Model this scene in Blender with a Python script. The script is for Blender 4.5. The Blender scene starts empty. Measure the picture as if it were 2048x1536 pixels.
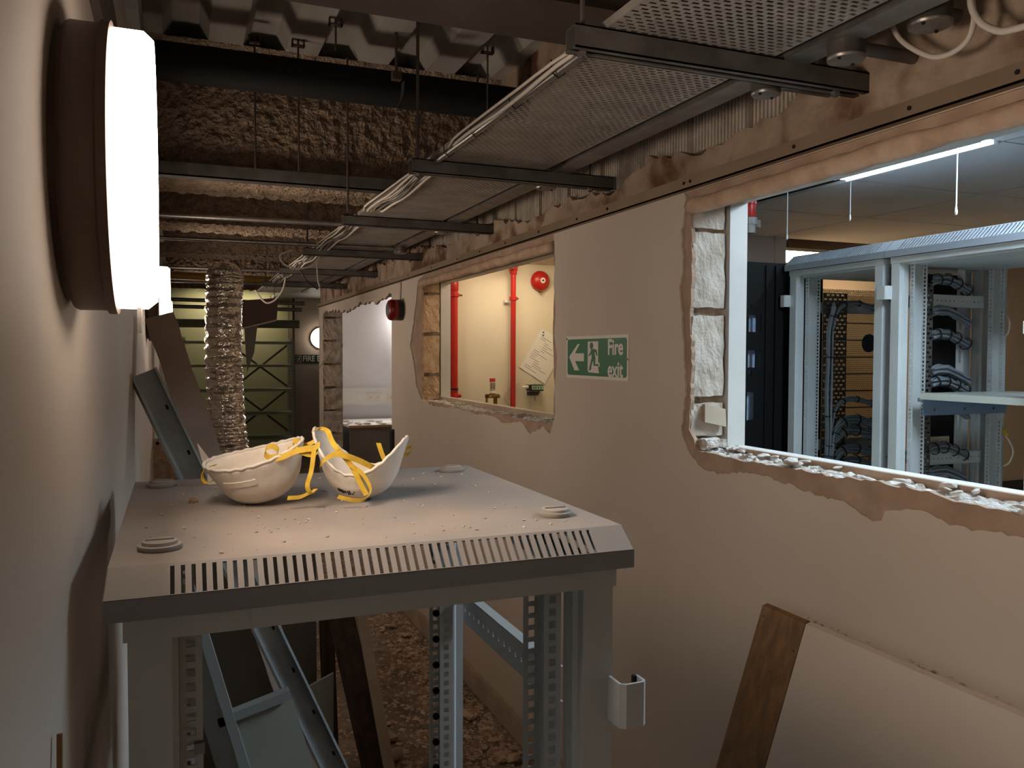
import bpy, bmesh, math, random
from mathutils import Vector, Matrix, noise, geometry
from math import sin, cos, pi, radians, sqrt

# ------------------------------------------------------------------ camera, world, exposure
S = bpy.context.scene
COL = S.collection
FPX = 1655.0
YAW, PITCH, ROLL = radians(22.1), radians(2.08), radians(0.17)
CAM = Vector((0, 0, 1.63))
_F = Vector((sin(YAW)*cos(PITCH), cos(YAW)*cos(PITCH), -sin(PITCH)))
_R0 = Vector((cos(YAW), -sin(YAW), 0))
_U0 = _R0.cross(_F)
_R = _R0*cos(ROLL) + _U0*sin(ROLL)
_U = _U0*cos(ROLL) - _R0*sin(ROLL)
cd = bpy.data.cameras.new('camera'); cam = bpy.data.objects.new('camera', cd); COL.objects.link(cam)
cd.sensor_width = 36.0; cd.lens = FPX*36.0/2048.0; cd.clip_start = .02; cd.clip_end = 100
m3 = Matrix((_R, _U, -_F)).transposed()
cam.matrix_world = Matrix.Translation(CAM) @ m3.to_4x4()
S.camera = cam
W = bpy.data.worlds.new('world'); S.world = W; W.use_nodes = True
W.node_tree.nodes['Background'].inputs[0].default_value = (1, .85, .7, 1)
W.node_tree.nodes['Background'].inputs[1].default_value = 0.01
S.view_settings.view_transform = 'Standard'; S.view_settings.look = 'None'
S.view_settings.gamma = 1; S.view_settings.use_curve_mapping = False
S.view_settings.exposure = 0.42
S.cycles.max_bounces = 5; S.cycles.diffuse_bounces = 4; S.cycles.glossy_bounces = 2; S.cycles.transmission_bounces = 2
S.cycles.caustics_reflective = False; S.cycles.caustics_refractive = False
# lamp strengths (all lamps are modelled luminaires, some added out of view)
WARM = (1.0, .82, .67); E_WALL = 27.0; E_SIDE = 8.5
COOL = (.65, .84, 1.0); E_ROOM = 31.0
E_CLOSET = 11.0; E_ORANGE = 36.0; E_DESK = 120.0; E_FAR = 12.0

def at(u, v, ax, val):
    """point of the photograph's pixel (u,v) on the plane x/y/z = val"""
    d = _F + _R*((u-1024)/FPX) - _U*((v-768)/FPX)
    t = (val - CAM[ax])/d[ax]
    return CAM + d*t
def ax(u, v, X): return at(u, v, 0, X)
def ay(u, v, Y): return at(u, v, 1, Y)
def az(u, v, Z): return at(u, v, 2, Z)

# ------------------------------------------------------------------ materials
def lin(c):
    return tuple((x/12.92 if x <= .04045 else ((x+.055)/1.055)**2.4) for x in c)
def hx(s):
    return lin(tuple(int(s[i:i+2], 16)/255 for i in (0, 2, 4)))
MATS = {}
def M(name, col, rough=.7, metal=0., col2=None, vs=6., vdet=4., lo=.35, hi=.65, bump=0., bs=80., bdist=.01,
      emit=None, es=0., stretch=None, dust=None, alpha=None, spec=None, col3=None, vs3=1.5):
    m = bpy.data.materials.new(name); m.use_nodes = True; nt = m.node_tree; N = nt.nodes; L = nt.links
    b = N['Principled BSDF']
    col = hx(col) if isinstance(col, str) else col
    b.inputs['Roughness'].default_value = rough; b.inputs['Metallic'].default_value = metal
    b.inputs['Base Color'].default_value = (*col, 1)
    if spec is not None: b.inputs['Specular IOR Level'].default_value = spec
    tc = N.new('ShaderNodeTexCoord'); src = tc.outputs['Object']
    if stretch:
        mp = N.new('ShaderNodeMapping'); mp.inputs['Scale'].default_value = stretch
        L.new(src, mp.inputs['Vector']); src = mp.outputs['Vector']
    out = None
    if col2 is not None:
        c2 = hx(col2) if isinstance(col2, str) else col2
        n = N.new('ShaderNodeTexNoise'); n.inputs['Scale'].default_value = vs; n.inputs['Detail'].default_value = vdet
        L.new(src, n.inputs['Vector'])
        r = N.new('ShaderNodeValToRGB'); e = r.color_ramp.elements
        e[0].position = lo; e[1].position = hi; e[0].color = (*col, 1); e[1].color = (*c2, 1)
        L.new(n.outputs['Fac'], r.inputs['Fac']); out = r.outputs['Color']
    if col3 is not None:
        c3 = hx(col3); n = N.new('ShaderNodeTexNoise'); n.inputs['Scale'].default_value = vs3; n.inputs['Detail'].default_value = 5
        L.new(src, n.inputs['Vector'])
        r = N.new('ShaderNodeValToRGB'); e = r.color_ramp.elements; e[0].position = .5; e[1].position = .62
        L.new(n.outputs['Fac'], r.inputs['Fac'])
        mx = N.new('ShaderNodeMix'); mx.data_type = 'RGBA'
        L.new(r.outputs['Color'], mx.inputs['Factor'])
        if out: L.new(out, mx.inputs['A'])
        else: mx.inputs['A'].default_value = (*col, 1)
        mx.inputs['B'].default_value = (*c3, 1); out = mx.outputs['Result']
    if dust is not None:                       # dust that has settled on upward faces
        dc = hx(dust); g = N.new('ShaderNodeNewGeometry'); sx = N.new('ShaderNodeSeparateXYZ')
        L.new(g.outputs['Normal'], sx.inputs[0])
        n = N.new('ShaderNodeTexNoise'); n.inputs['Scale'].default_value = 4.5; n.inputs['Detail'].default_value = 9
        L.new(tc.outputs['Object'], n.inputs['Vector'])
        n2 = N.new('ShaderNodeMapRange'); n2.inputs['From Min'].default_value = .3; n2.inputs['From Max'].default_value = .62
        n2.inputs['To Min'].default_value = 1.0; n2.inputs['To Max'].default_value = .45
        L.new(n.outputs['Fac'], n2.inputs['Value'])
        mr = N.new('ShaderNodeMapRange'); mr.inputs['From Min'].default_value = .25; mr.inputs['From Max'].default_value = .8
        L.new(sx.outputs['Z'], mr.inputs['Value'])
        mu = N.new('ShaderNodeMath'); mu.operation = 'MULTIPLY'
        L.new(mr.outputs['Result'], mu.inputs[0]); L.new(n2.outputs['Result'], mu.inputs[1])
        mx = N.new('ShaderNodeMix'); mx.data_type = 'RGBA'
        L.new(mu.outputs[0], mx.inputs['Factor'])
        if out: L.new(out, mx.inputs['A'])
        else: mx.inputs['A'].default_value = (*col, 1)
        mx.inputs['B'].default_value = (*dc, 1); out = mx.outputs['Result']
    if out: L.new(out, b.inputs['Base Color'])
    if bump:
        n = N.new('ShaderNodeTexNoise'); n.inputs['Scale'].default_value = bs; n.inputs['Detail'].default_value = 3
        L.new(src, n.inputs['Vector'])
        bp = N.new('ShaderNodeBump'); bp.inputs['Strength'].default_value = bump; bp.inputs['Distance'].default_value = bdist
        L.new(n.outputs['Fac'], bp.inputs['Height']); L.new(bp.outputs['Normal'], b.inputs['Normal'])
    if emit:
        b.inputs['Emission Color'].default_value = (*emit, 1); b.inputs['Emission Strength'].default_value = es
    MATS[name] = m
    return m
m_paint = M('cream_wall_paint', 'c9bbac', .75, col2='c0b1a1', vs=1.7, bump=.12, bs=140, bdist=.002)
m_paintL = M('left_wall_paint', 'c2b6aa', .7, col2='b8ab9e', vs=2, bump=.1, bs=160, bdist=.002)
m_undercoat = M('pink_undercoat_plaster', 'ad9480', .95, col2='9c826d', vs=14, bump=.6, bs=60, bdist=.006)
m_oldplaster = M('stained_old_plaster', 'a8937f', .95, col2='907a67', vs=9, bump=.8, bs=45, bdist=.008, col3='63432f', vs3=4.5)
m_mortar = M('mortar', 'b3a190', .95, col2='97846f', vs=30, bump=.9, bs=90, bdist=.006)
m_block = M('pale_block', 'c2b7aa', .95, col2='a99c8e', vs=18, bump=.7, bs=110, bdist=.004)
m_blockw = M('warm_block', 'c8ad90', .95, col2='a98d70', vs=14, bump=.8, bs=70, bdist=.006)
m_rubble_w = M('white_plaster_rubble', 'cfc8c0', .95, col2='a99f95', vs=40, bump=.8, bs=120, bdist=.005)
m_rubble = M('brown_rubble', 'cbb29b', .95, col2='9a7e65', vs=20, bump=.6, bs=90, bdist=.005)
m_floor = M('dusty_concrete', '8f7a66', .95, col2='655443', vs=9, vdet=9, bump=.6, bs=70, bdist=.008)
m_lining = M('white_lining_board', 'c9c6c0', .6, col2='bdbab4', vs=5)
m_spray = M('sprayed_fire_coating', 'c0aa92', 1., col2='a08a74', vs=35, vdet=8, bump=1., bs=85, bdist=.03)  # paler coating copy, lamp light from below put into its colour
m_sprayd = M('shaded_sprayed_coating', '9f8872', 1., col2='806b58', vs=20, vdet=8, bump=1., bs=70, bdist=.025)  # darker copy of the same coating, shade put into its colour
m_deck = M('galvanised_deck', 'b5b0a8', .55, .15, col2='9d978f', vs=7, bump=.1, bs=30, stretch=(1, .15, 1))
m_steeldark = M('dark_painted_steel', '5a4e45', .65, .1, col2='4c4139', vs=5)
m_black = M('black_pipe_coating', '0c0a09', .8, .0)
m_galv = M('galvanised_steel', '9a9690', .42, .85, col2='84807b', vs=18, bump=.05, bs=60)
m_galvd = M('dull_galvanised_channel', '74706a', .55, .65, col2='5f5b56', vs=14)
m_tray = M('perforated_tray_metal', 'aaa39b', .5, .45, col2='968f87', vs=12)
m_rail = M('brown_edge_rail', '8f7a64', .5, .35, col2='836f5a', vs=6)
m_grey = M('light_grey_rack_paint', 'aeb1b0', .5, col2='a5a8a7', vs=4)
m_cap = M('mid_grey_cap', '77787a', .55, dust='a89a8d')
m_capcool = M('mid_grey_cap_clean', '858a92', .55)
m_dustknob = M('dusty_knob', '8a857f', .7, dust='b3a598')
m_darkrack = M('black_rack_paint', '050505', .6, spec=.2)
m_mask = M('white_mask_felt', 'e6ddd0', .9, col2='dcd2c4', vs=60, bump=.15, bs=300, bdist=.001)
m_strap = M('yellow_elastic', 'd6b23e', .7, col2='c79f2c', vs=90)
m_print = M('black_print', '141210', .7)
m_lampbase = M('bronze_lamp_base', '5a4a40', .5, .1)
m_diff = M('lit_opal_diffuser', 'ffffff', .4, emit=WARM, es=E_WALL)
m_difffar = M('lit_opal_diffuser_end', 'ffffff', .4, emit=(1, .9, .75), es=E_WALL*.5)
m_orim = M('office_lamp_rim', 'ffffff', .4, emit=(1, .93, .84), es=E_DESK)
m_frame2 = M('dull_grey_frame', '7d807f', .6)
m_stud = M('bright_zinc_stud', 'a4aaab', .45, .35, col2='8d9394', vs=12)
m_roll = M('pale_pink_plaster', 'c4a992', .95, col2='b0937b', vs=18, bump=.7, bs=55, bdist=.006)
m_blockl = M('lightened_block', 'd6cabd', .95, col2='b8a99a', vs=12, bump=.8, bs=60, bdist=.006)  # block copy made paler in place of light on the far jamb
m_rim = M('lit_opal_diffuser_side', 'ffffff', .4, emit=WARM, es=E_SIDE)
m_red = M('red_pipe_paint', 'b81a0e', .35, col2='ad170c', vs=5)
m_reddark = M('dark_red_plastic', '7c1512', .3)
m_blackp = M('black_plastic', '171414', .45)
m_closet = M('closet_wall_paint', 'e0d6c0', .7, col2='d8ceb8', vs=2)
m_white = M('white_paint', 'd9d9d8', .6)
m_room3 = M('office_wall_paint', 'd4d5db', .7, col2='cdced4', vs=3)
m_green = M('sign_green', '1f6b45', .4)
m_greend = M('sign_dark_green', '0d3a2c', .4)
m_signw = M('sign_white', 'd8d2c8', .5)
m_paper = M('paper', 'e2dfd8', .8)
m_ink = M('grey_ink', '77736f', .8)
m_brass = M('brass', '8a6a35', .35, .8, col2='5f4723', vs=20)
m_lcd = M('lcd_green', '9fc0a0', .3)
m_wood = M('brown_stained_wood', '80592c', .55, col2='5c401f', vs=7, stretch=(6, 6, .6), bump=.1, bs=40)
m_wooddk = M('dark_rough_timber', '4a3527', .85, col2='2c1f17', vs=9, stretch=(5, 5, .5), bump=.4, bs=50)
m_woodpale = M('pale_painted_timber', 'b3a18c', .7, col2='a08e79', vs=6)
m_desk = M('desk_beech', '9a7550', .5, col2='8c6845', vs=12)
m_foil = M('aluminium_foil', 'eee7e0', .22, .85, col2='ddd3c8', vs=30, bump=1., bs=15, bdist=.05)
m_cable = M('dark_grey_cable', '747c84', .5)
m_cablew = M('white_cable', 'c8beb2', .5)
m_cabley = M('yellow_green_cable', 'a9a35a', .5)
m_tie = M('black_cable_tie', '0d0d0e', .5)
m_shelf = M('grey_green_shelf', 'b4b8aa', .6, col2='a9ad9f', vs=4)
m_greenwall = M('pale_green_wall', 'b2aa88', .8)
m_tile = M('ceiling_panel', 'd6d6d3', .6, col2='cfcfcc', vs=2)
m_mesh = M('tan_mesh_panel', 'ecb070', .6)
m_brownbd = M('brown_board', '4d3a30', .7)
m_brownwall = M('brown_room_wall', '4b4238', .85, col2='423a31', vs=2)
m_yelpipe = M('yellow_pipe', 'a07a2e', .5)
m_void = M('void_black', '060505', .9)  # black put in for unlit voids and holes; also colours screws and nuts
m_pvc = M('plasterboard_paper', 'b5a091', .9, col2='a89384', vs=9)
m_pboard = M('plasterboard_edge', 'b59c88', .95, col2='97806d', vs=40, bump=.6, bs=90)
m_greyboard = M('grey_sheet', '6f6b62', .8, col2='666259', vs=3)
m_paleboard = M('pale_grey_sheet', '8e8f84', .8, col2='85867b', vs=4)
m_blueshelf = M('blue_grey_tray_side', '6c7c92', .5)
m_zinc = M('zinc_shelf_top', 'c3c6c0', .35, .5)
m_cool = M('cool_tube_diffuser', 'ffffff', .4, emit=COOL, es=E_ROOM)
m_clos = M('closet_lamp_diffuser', 'ffffff', .4, emit=(1, .84, .58), es=E_CLOSET)
m_orange = M('warm_panel_diffuser', 'ffffff', .4, emit=(1, .72, .42), es=E_ORANGE)
m_deskl = M('office_lamp_diffuser', 'ffffff', .4, emit=(1, .93, .84), es=E_DESK)
m_farl = M('store_lamp_diffuser', 'ffffff', .4, emit=(1, .93, .66), es=E_FAR)

# ------------------------------------------------------------------ mesh helpers
class MB:
    def __init__(s): s.v = []; s.f = []; s.m = []; s.k = 0
    def add(s, vs, fs):
        o = len(s.v); s.v += [tuple(x) for x in vs]
        for f in fs: s.f.append(tuple(i+o for i in f)); s.m.append(s.k)
        return s
    def mat(s, k): s.k = k; return s
    def box(s, x0, x1, y0, y1, z0, z1):
        return s.add([(x0,y0,z0),(x1,y0,z0),(x1,y1,z0),(x0,y1,z0),(x0,y0,z1),(x1,y0,z1),(x1,y1,z1),(x0,y1,z1)],
              [(3,2,1,0),(4,5,6,7),(0,1,5,4),(1,2,6,5),(2,3,7,6),(3,0,4,7)])
    def bar(s, a, b, wdir, w, t):
        """box from a to b, width w along wdir, thickness t along the third axis"""
        a = Vector(a); b = Vector(b); d = (b-a).normalized(); wd = Vector(wdir); wd = (wd - d*wd.dot(d)).normalized(); td = d.cross(wd)
        P = []
        for p in (a, b):
            for sw, st in ((-1,-1),(1,-1),(1,1),(-1,1)): P.append(p + wd*(sw*w/2) + td*(st*t/2))
        return s.add(P, [(3,2,1,0),(4,5,6,7),(0,1,5,4),(1,2,6,5),(2,3,7,6),(3,0,4,7)])
    def chan(s, a, b, wdir, w, h, t=.0015, lip=0, flip=1):
        """U channel: web width w along wdir, flanges h along flip*third axis"""
        a = Vector(a); b = Vector(b); d = (b-a).normalized(); wd = Vector(wdir); wd = (wd - d*wd.dot(d)).normalized(); td = d.cross(wd)*flip
        o = td*(h/2)
        s.bar(a, b, wd, w, t)
        for sg in (-1, 1):
            e = wd*(sg*(w/2-t/2))
            s.bar(a+e+o, b+e+o, td, h, t)
            if lip:
                e2 = wd*(sg*(w/2-lip/2)) + td*h
                s.bar(a+e2, b+e2, wd, lip, t)
        return s
    def tube(s, pts, r, n=8, caps=True):
        pts = [Vector(p) for p in pts]; rr = r if isinstance(r, (list, tuple)) else [r]*len(pts)
        up = None; rings = []; o = len(s.v)
        for i, p in enumerate(pts):
            d = (pts[min(i+1, len(pts)-1)] - pts[max(i-1, 0)]).normalized()
            if up is None:
                up = Vector((0,0,1)) if abs(d.z) < .9 else Vector((1,0,0))
            a = (up - d*up.dot(d))
            if a.length < 1e-6: a = d.orthogonal()
            a.normalize(); b = d.cross(a); up = a
            for k in range(n):
                t = 2*pi*k/n; s.v.append(tuple(p + (a*cos(t) + b*sin(t))*rr[i]))
        for i in range(len(pts)-1):
            for k in range(n):
                k2 = (k+1) % n
                s.f.append((o+i*n+k, o+i*n+k2, o+(i+1)*n+k2, o+(i+1)*n+k)); s.m.append(s.k)
        if caps:
            s.f.append(tuple(o+k for k in reversed(range(n)))); s.m.append(s.k)
            e = o+(len(pts)-1)*n; s.f.append(tuple(e+k for k in range(n))); s.m.append(s.k)
        return s
    def lathe(s, prof, c, axis, n=32, close=True):
        """prof: (radius, height along axis)"""
        c = Vector(c); axv = Vector(axis).normalized(); a = axv.orthogonal().normalized(); b = axv.cross(a); o = len(s.v)
        for r, h in prof:
            for k in range(n):
                t = 2*pi*k/n; s.v.append(tuple(c + axv*h + (a*cos(t)+b*sin(t))*max(r, 1e-5)))
        for i in range(len(prof)-1):
            for k in range(n):
                k2 = (k+1) % n
                s.f.append((o+i*n+k, o+i*n+k2, o+(i+1)*n+k2, o+(i+1)*n+k)); s.m.append(s.k)
        if close:
            if prof[0][0] > 1e-4: s.f.append(tuple(o+k for k in reversed(range(n)))); s.m.append(s.k)
            if prof[-1][0] > 1e-4:
                e = o+(len(prof)-1)*n; s.f.append(tuple(e+k for k in range(n))); s.m.append(s.k)
        return s
    def ribbon(s, pts, wv, w, t=.0008):
        pts = [Vector(p) for p in pts]; o = len(s.v); n = len(pts)
        for i, p in enumerate(pts):
            wd = Vector(wv[i] if isinstance(wv, list) else wv).normalized()
            d = (pts[min(i+1, n-1)] - pts[max(i-1, 0)]).normalized(); nn = d.cross(wd)
            nn = nn.normalized() if nn.length > 1e-6 else Vector((0,0,1))
            for sw, st in ((-1,-1),(1,-1),(1,1),(-1,1)): s.v.append(tuple(p + wd*(sw*w/2) + nn*(st*t/2)))
        for i in range(n-1):
            for k in range(4):
                k2 = (k+1) % 4; s.f.append((o+i*4+k, o+i*4+k2, o+i*4+4+k2, o+i*4+4+k)); s.m.append(s.k)
        s.f.append((o+3, o+2, o+1, o)); s.m.append(s.k); e = o+(n-1)*4; s.f.append((e, e+1, e+2, e+3)); s.m.append(s.k)
        return s
    def sheet(s, outer, holes, fn, t0, t1):
        """flat sheet with holes: loops of (a,b); fn(a,b,t)->point; thickness t0..t1"""
        loops = [outer] + list(holes)
        tri = geometry.tessellate_polygon([[Vector((a, b, 0)) for a, b in l] for l in loops])
        flat = [p for l in loops for p in l]; n = len(flat); o = len(s.v)
        for t in (t0, t1):
            for a, b in flat: s.v.append(tuple(fn(a, b, t)))
        for a, b, c in tri:
            s.f.append((o+a, o+b, o+c)); s.m.append(s.k); s.f.append((o+n+c, o+n+b, o+n+a)); s.m.append(s.k)
        i0 = 0
        for l in loops:
            k = len(l)
            for i in range(k):
                j = (i+1) % k; s.f.append((o+i0+i, o+i0+j, o+n+i0+j, o+n+i0+i)); s.m.append(s.k)
            i0 += k
        return s
    def perf(s, o, a, b, la, lb, na, nb, ha, hb, stag=False, sz=None):
        """plate o + a*la x b*lb with na x nb rectangular holes of ha x hb (each cell: a frame round its hole)"""
        o = Vector(o); a = Vector(a).normalized(); b = Vector(b).normalized(); ca = la/na; cb = lb/nb
        for j in range(nb):
            off = .5*ca if (stag and j % 2) else 0.
            y0 = j*cb; y1 = y0+cb; h0 = y0+(cb-hb)/2; h1 = h0+hb
            k = na if not off else na-1
            x = off
            xs = []
            for i in range(k): xs.append((x+i*ca+(ca-ha)/2, x+i*ca+(ca+ha)/2))
            q = lambda p0, p1, q0, q1: s.add([o+a*p0+b*q0, o+a*p1+b*q0, o+a*p1+b*q1, o+a*p0+b*q1], [(0,1,2,3)])
            q(0, la, y0, h0); q(0, la, h1, y1)
            pos = 0
            for x0, x1 in xs: q(pos, x0, h0, h1); pos = x1
            q(pos, la, h0, h1)
        return s
    def build(s, name, mat, parent=None, smooth=False, solid=0., loc=None):
        me = bpy.data.meshes.new(name); me.from_pydata(s.v, [], s.f); me.validate()
        for x in (mat if isinstance(mat, (list, tuple)) else [mat]): me.materials.append(x)
        if any(s.m) and len(me.polygons) == len(s.m):
            me.polygons.foreach_set('material_index', s.m)
        if not solid:
            bm = bmesh.new(); bm.from_mesh(me); bmesh.ops.recalc_face_normals(bm, faces=bm.faces); bm.to_mesh(me); bm.free()
        me.update()
        o = bpy.data.objects.new(name, me); COL.objects.link(o)
        if smooth:
            me.polygons.foreach_set('use_smooth', [True]*len(me.polygons))
            if smooth != True:
                md = o.modifiers.new('edges', 'EDGE_SPLIT'); md.split_angle = radians(smooth)
        if solid:
            md = o.modifiers.new('thickness', 'SOLIDIFY'); md.thickness = solid; md.offset = 0
        if parent: o.parent = parent
        if loc: o.location = loc
        return o

def tag(o, label, cat, group=None):
    o['label'] = label; o['category'] = cat
    if group: o['group'] = group
    return o
def thing(name, label, cat, loc=(0,0,0), rz=0, group=None):
    o = bpy.data.objects.new(name, None); COL.objects.link(o); o.location = loc; o.rotation_euler = (0, 0, rz); o.empty_display_size = .05
    return tag(o, label, cat, group)
def struct(o, label=None):
    o['kind'] = 'structure'
    if label: o['label'] = label
    return o
def stuff(o, label=None, cat=None):
    o['kind'] = 'stuff'
    if label: o['label'] = label
    if cat: o['category'] = cat
    return o
def copy_of(o, name, parent=None, **kw):
    c = o.copy(); COL.objects.link(c); c.name = name
    if parent: c.parent = parent
    return c
def rag(pts, step, amp, seed, closed=True):
    rnd = random.Random(seed); out = []; n = len(pts)
    for i in range(n if closed else n-1):
        a = Vector(pts[i]); b = Vector(pts[(i+1) % n]); L = (b-a).length; k = max(1, int(L/step))
        for j in range(k):
            p = a.lerp(b, j/k)
            out.append((p.x + rnd.uniform(-amp, amp), p.y + rnd.uniform(-amp, amp)))
    if not closed: out.append(tuple(pts[-1]))
    return out
def rough_box(lo, hi, n, amp, seed, freq=18.):
    """box subdivided and roughened by noise"""
    bm = bmesh.new(); bmesh.ops.create_cube(bm, size=1)
    bmesh.ops.subdivide_edges(bm, edges=bm.edges[:], cuts=n, use_grid_fill=True)
    lo = Vector(lo); hi = Vector(hi); c = (lo+hi)/2; d = hi-lo; so = Vector((seed*3.1, seed*7.7, seed*1.3))
    v = []
    for w in bm.verts:
        p = Vector((c.x+w.co.x*d.x, c.y+w.co.y*d.y, c.z+w.co.z*d.z))
        nz = noise.noise_vector(p*freq+so)*amp + noise.noise_vector(p*freq*3.1+so)*amp*.5
        v.append(p+nz)
    b = MB(); b.add(v, [tuple(x.index for x in f.verts) for f in bm.faces]); bm.free()
    return b
def chunk(r, seed, flat=.5):
    rnd = random.Random(seed); bm = bmesh.new(); bmesh.ops.create_icosphere(bm, subdivisions=1, radius=r)
    v = []
    so = Vector((seed*2.3, seed*1.9, seed*.7)); sc = Vector((rnd.uniform(.8, 1.5), rnd.uniform(.6, 1.1), flat*rnd.uniform(.7, 1.2)))
    for w in bm.verts:
        k = 1+.45*noise.noise(w.co/r*1.3+so)
        v.append((w.co.x*k*sc.x, w.co.y*k*sc.y, max(-r*flat*.55, w.co.z*k*sc.z)))
    b = MB(); b.add(v, [tuple(x.index for x in f.verts) for f in bm.faces]); bm.free()
    return b
def smooth_path(pts, n=6):
    pts = [Vector(p) for p in pts]; out = []
    for i in range(len(pts)-1):
        p0 = pts[max(i-1, 0)]; p1 = pts[i]; p2 = pts[i+1]; p3 = pts[min(i+2, len(pts)-1)]
        for k in range(n):
            t = k/n
            out.append(.5*((2*p1) + (p2-p0)*t + (2*p0-5*p1+4*p2-p3)*t*t + (3*p1-p0-3*p2+p3)*t**3))
    out.append(pts[-1]); return out
def text_mesh(body, size, name, mat, parent, mw, bold=.0, ext=.0006, align='CENTER', sx=1., fat=0.):
    c = bpy.data.curves.new(name, 'FONT'); c.body = body; c.size = size; c.extrude = ext; c.offset = bold; c.align_x = align; c.align_y = 'CENTER'
    t = bpy.data.objects.new(name, c); COL.objects.link(t)
    dg = bpy.context.evaluated_depsgraph_get(); dg.update()
    me = bpy.data.meshes.new_from_object(t.evaluated_get(dg)); bpy.data.objects.remove(t)
    if fat:
        bm = bmesh.new(); m2 = me.copy()
        for q, (dx, dy) in enumerate(((0, 0), (fat, 0), (-fat, 0), (0, fat), (0, -fat))):
            m3_ = m2.copy(); m3_.transform(Matrix.Translation((dx, dy, .00002*q))); bm.from_mesh(m3_)
        bm.to_mesh(me); bm.free()
    me.transform(mw @ Matrix.Diagonal((sx, 1, 1, 1))); me.materials.clear(); me.materials.append(mat); me.name = name
    o = bpy.data.objects.new(name, me); COL.objects.link(o)
    if parent: o.parent = parent
    return o
exec_order = []

# ================================================================== THE SETTING
XL, XW = -.10, 1.33          # left wall face, right wall face
DECK = 2.88
YEND = 13.5
struct(MB().box(XW+.19, 6.2, -2.2, 4.96, 0, .004).build('floor_server_bounce', m_lining))  # pale sheet added over the floor to bounce light onto the ceiling
fl = MB().box(-.6, 6.2, -2.2, 14.2, -.12, 0).build('floor', m_floor); struct(fl, 'dusty grey-brown concrete floor strewn with rubble')
wl = MB().box(XL-.2, XL, -2.2, YEND, 0, 3.1).build('wall_left', m_paintL); struct(wl, 'long beige painted wall carrying the round lamps')
struct(MB().box(XL-.2, 6.2, -2.4, -2.2, 0, 3.1).build('wall_rear', m_paint))
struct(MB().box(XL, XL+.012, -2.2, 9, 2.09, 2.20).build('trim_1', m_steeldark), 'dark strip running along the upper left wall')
struct(MB().box(XL, XL+.03, -2.2, 9, 2.41, 2.422).box(XL, XL+.006, -2.2, 9, 2.422, 2.55).build('trim_2', m_galvd), 'thin metal angle high on the left wall')

# ---- metal deck ceiling with trapezoidal ribs along y
d = MB(); P = .30; x = XL-.2; prof = []
while x < XW+.35:
    prof += [(x, DECK+.065), (x+.10, DECK+.065), (x+.135, DECK), (x+.265, DECK)]; x += P
prof.append((x, DECK+.065))
o = len(d.v)
for (px, pz) in prof: d.v += [(px, -2.2, pz), (px, 14.2, pz)]
for i in range(len(prof)-1): d.f.append((2*i, 2*i+1, 2*i+3, 2*i+2)); d.m.append(0)
dk = d.build('ceiling', m_deck, solid=.003); struct(dk, 'bare galvanised profiled metal deck')
struct(MB().box(XL-.2, XW+.5, -2.2, 14.2, 3.0, 3.1).build('ceiling_slab', m_void))

# ---- right wall: skim coat, undercoat, block core, lining; each a sheet with ragged holes
def yz(pts, X=XW): return [(ax(u, v, X).y, ax(u, v, X).z) for u, v in pts]
YN, YF = -2.2, 8.42          # wall ends at the far pier
fnx = lambda a, b, t: (t, a, b)
RAILZ = 2.085
# big opening (outlines in y,z)
big_skim = rag(yz([(2048, 1076), (1985, 1062), (1945, 1060), (1900, 1048), (1860, 1026), (1790, 1018), (1772, 1022), (1764, 1040), (1745, 1043), (1722, 1032), (1700, 1010), (1672, 998), (1640, 994), (1620, 984), (1570, 966), (1520, 950), (1480, 944), (1440, 948), (1405, 938), (1378, 905), (1362, 862), (1371, 780), (1364, 640), (1358, 575), (1366, 540), (1362, 470), (1372, 400), (1368, 384)]), .012, .0035, 3, False)
big_skim = [(-.6, big_skim[0][1]+.01)] + big_skim + [(1.985, RAILZ-.002), (-.6, RAILZ-.002)]
sill_line = yz([(2048, 1032), (1990, 1020), (1950, 1008), (1900, 1000), (1850, 985), (1790, 972), (1740, 962), (1660, 953), (1580, 937), (1520, 928), (1475, 920), (1430, 908), (1392, 902)])
top_line = yz([(1458, 398), (1523, 372), (1600, 352), (1676, 332), (1760, 312), (1850, 290), (1950, 265), (2048, 240)])
big_under = rag([(-.6, sill_line[0][1])] + sill_line + [(1.965, 1.42), (1.955, 1.6), (1.965, 1.75), (1.958, 1.9), (1.97, 2.03)] + [(p[0], 2.045) for p in top_line] + [(-.6, 2.045)], .016, .0035, 5)
big_core = [(-.6, 1.345), (1.985, 1.345), (1.985, 2.068), (-.6, 2.068)]
big_lin = [(-.6, 1.368), (1.955, 1.368), (1.955, 2.064), (-.6, 2.064)]
# small opening into the pipe closet
sm_skim = rag(yz([(1100, 866), (1086, 852), (1062, 868), (1040, 842), (1010, 848), (985, 832), (950, 828), (905, 815), (870, 812), (843, 800), (832, 770), (828, 730), (820, 690), (826, 650), (832, 600), (836, 560), (842, 556)]), .02, .005, 7, False)
sm_skim = sm_skim + [(4.62, RAILZ-.002), (2.86, RAILZ-.002), (2.845, 1.98), (2.86, 1.9), (2.84, 1.8), (2.85, 1.7), (2.825, 1.62), (2.845, 1.5), (2.84, 1.4)]
sm_under = rag([(2.865, 1.365), (3.1, 1.355), (3.5, 1.36), (3.9, 1.35), (4.3, 1.36), (4.69, 1.36), (4.70, 1.6), (4.69, 1.85), (4.70, 2.045), (4.3, 2.035), (3.8, 2.03), (3.4, 2.035), (3.0, 2.03), (2.87, 2.035), (2.865, 1.9), (2.875, 1.7), (2.862, 1.5)], .025, .005, 8)
sm_core = [(2.875, 1.345), (4.735, 1.345), (4.735, 2.05), (2.875, 2.05)]
sm_lin = [(2.885, 1.372), (4.72, 1.372), (4.72, 2.048), (2.885, 2.048)]
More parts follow.
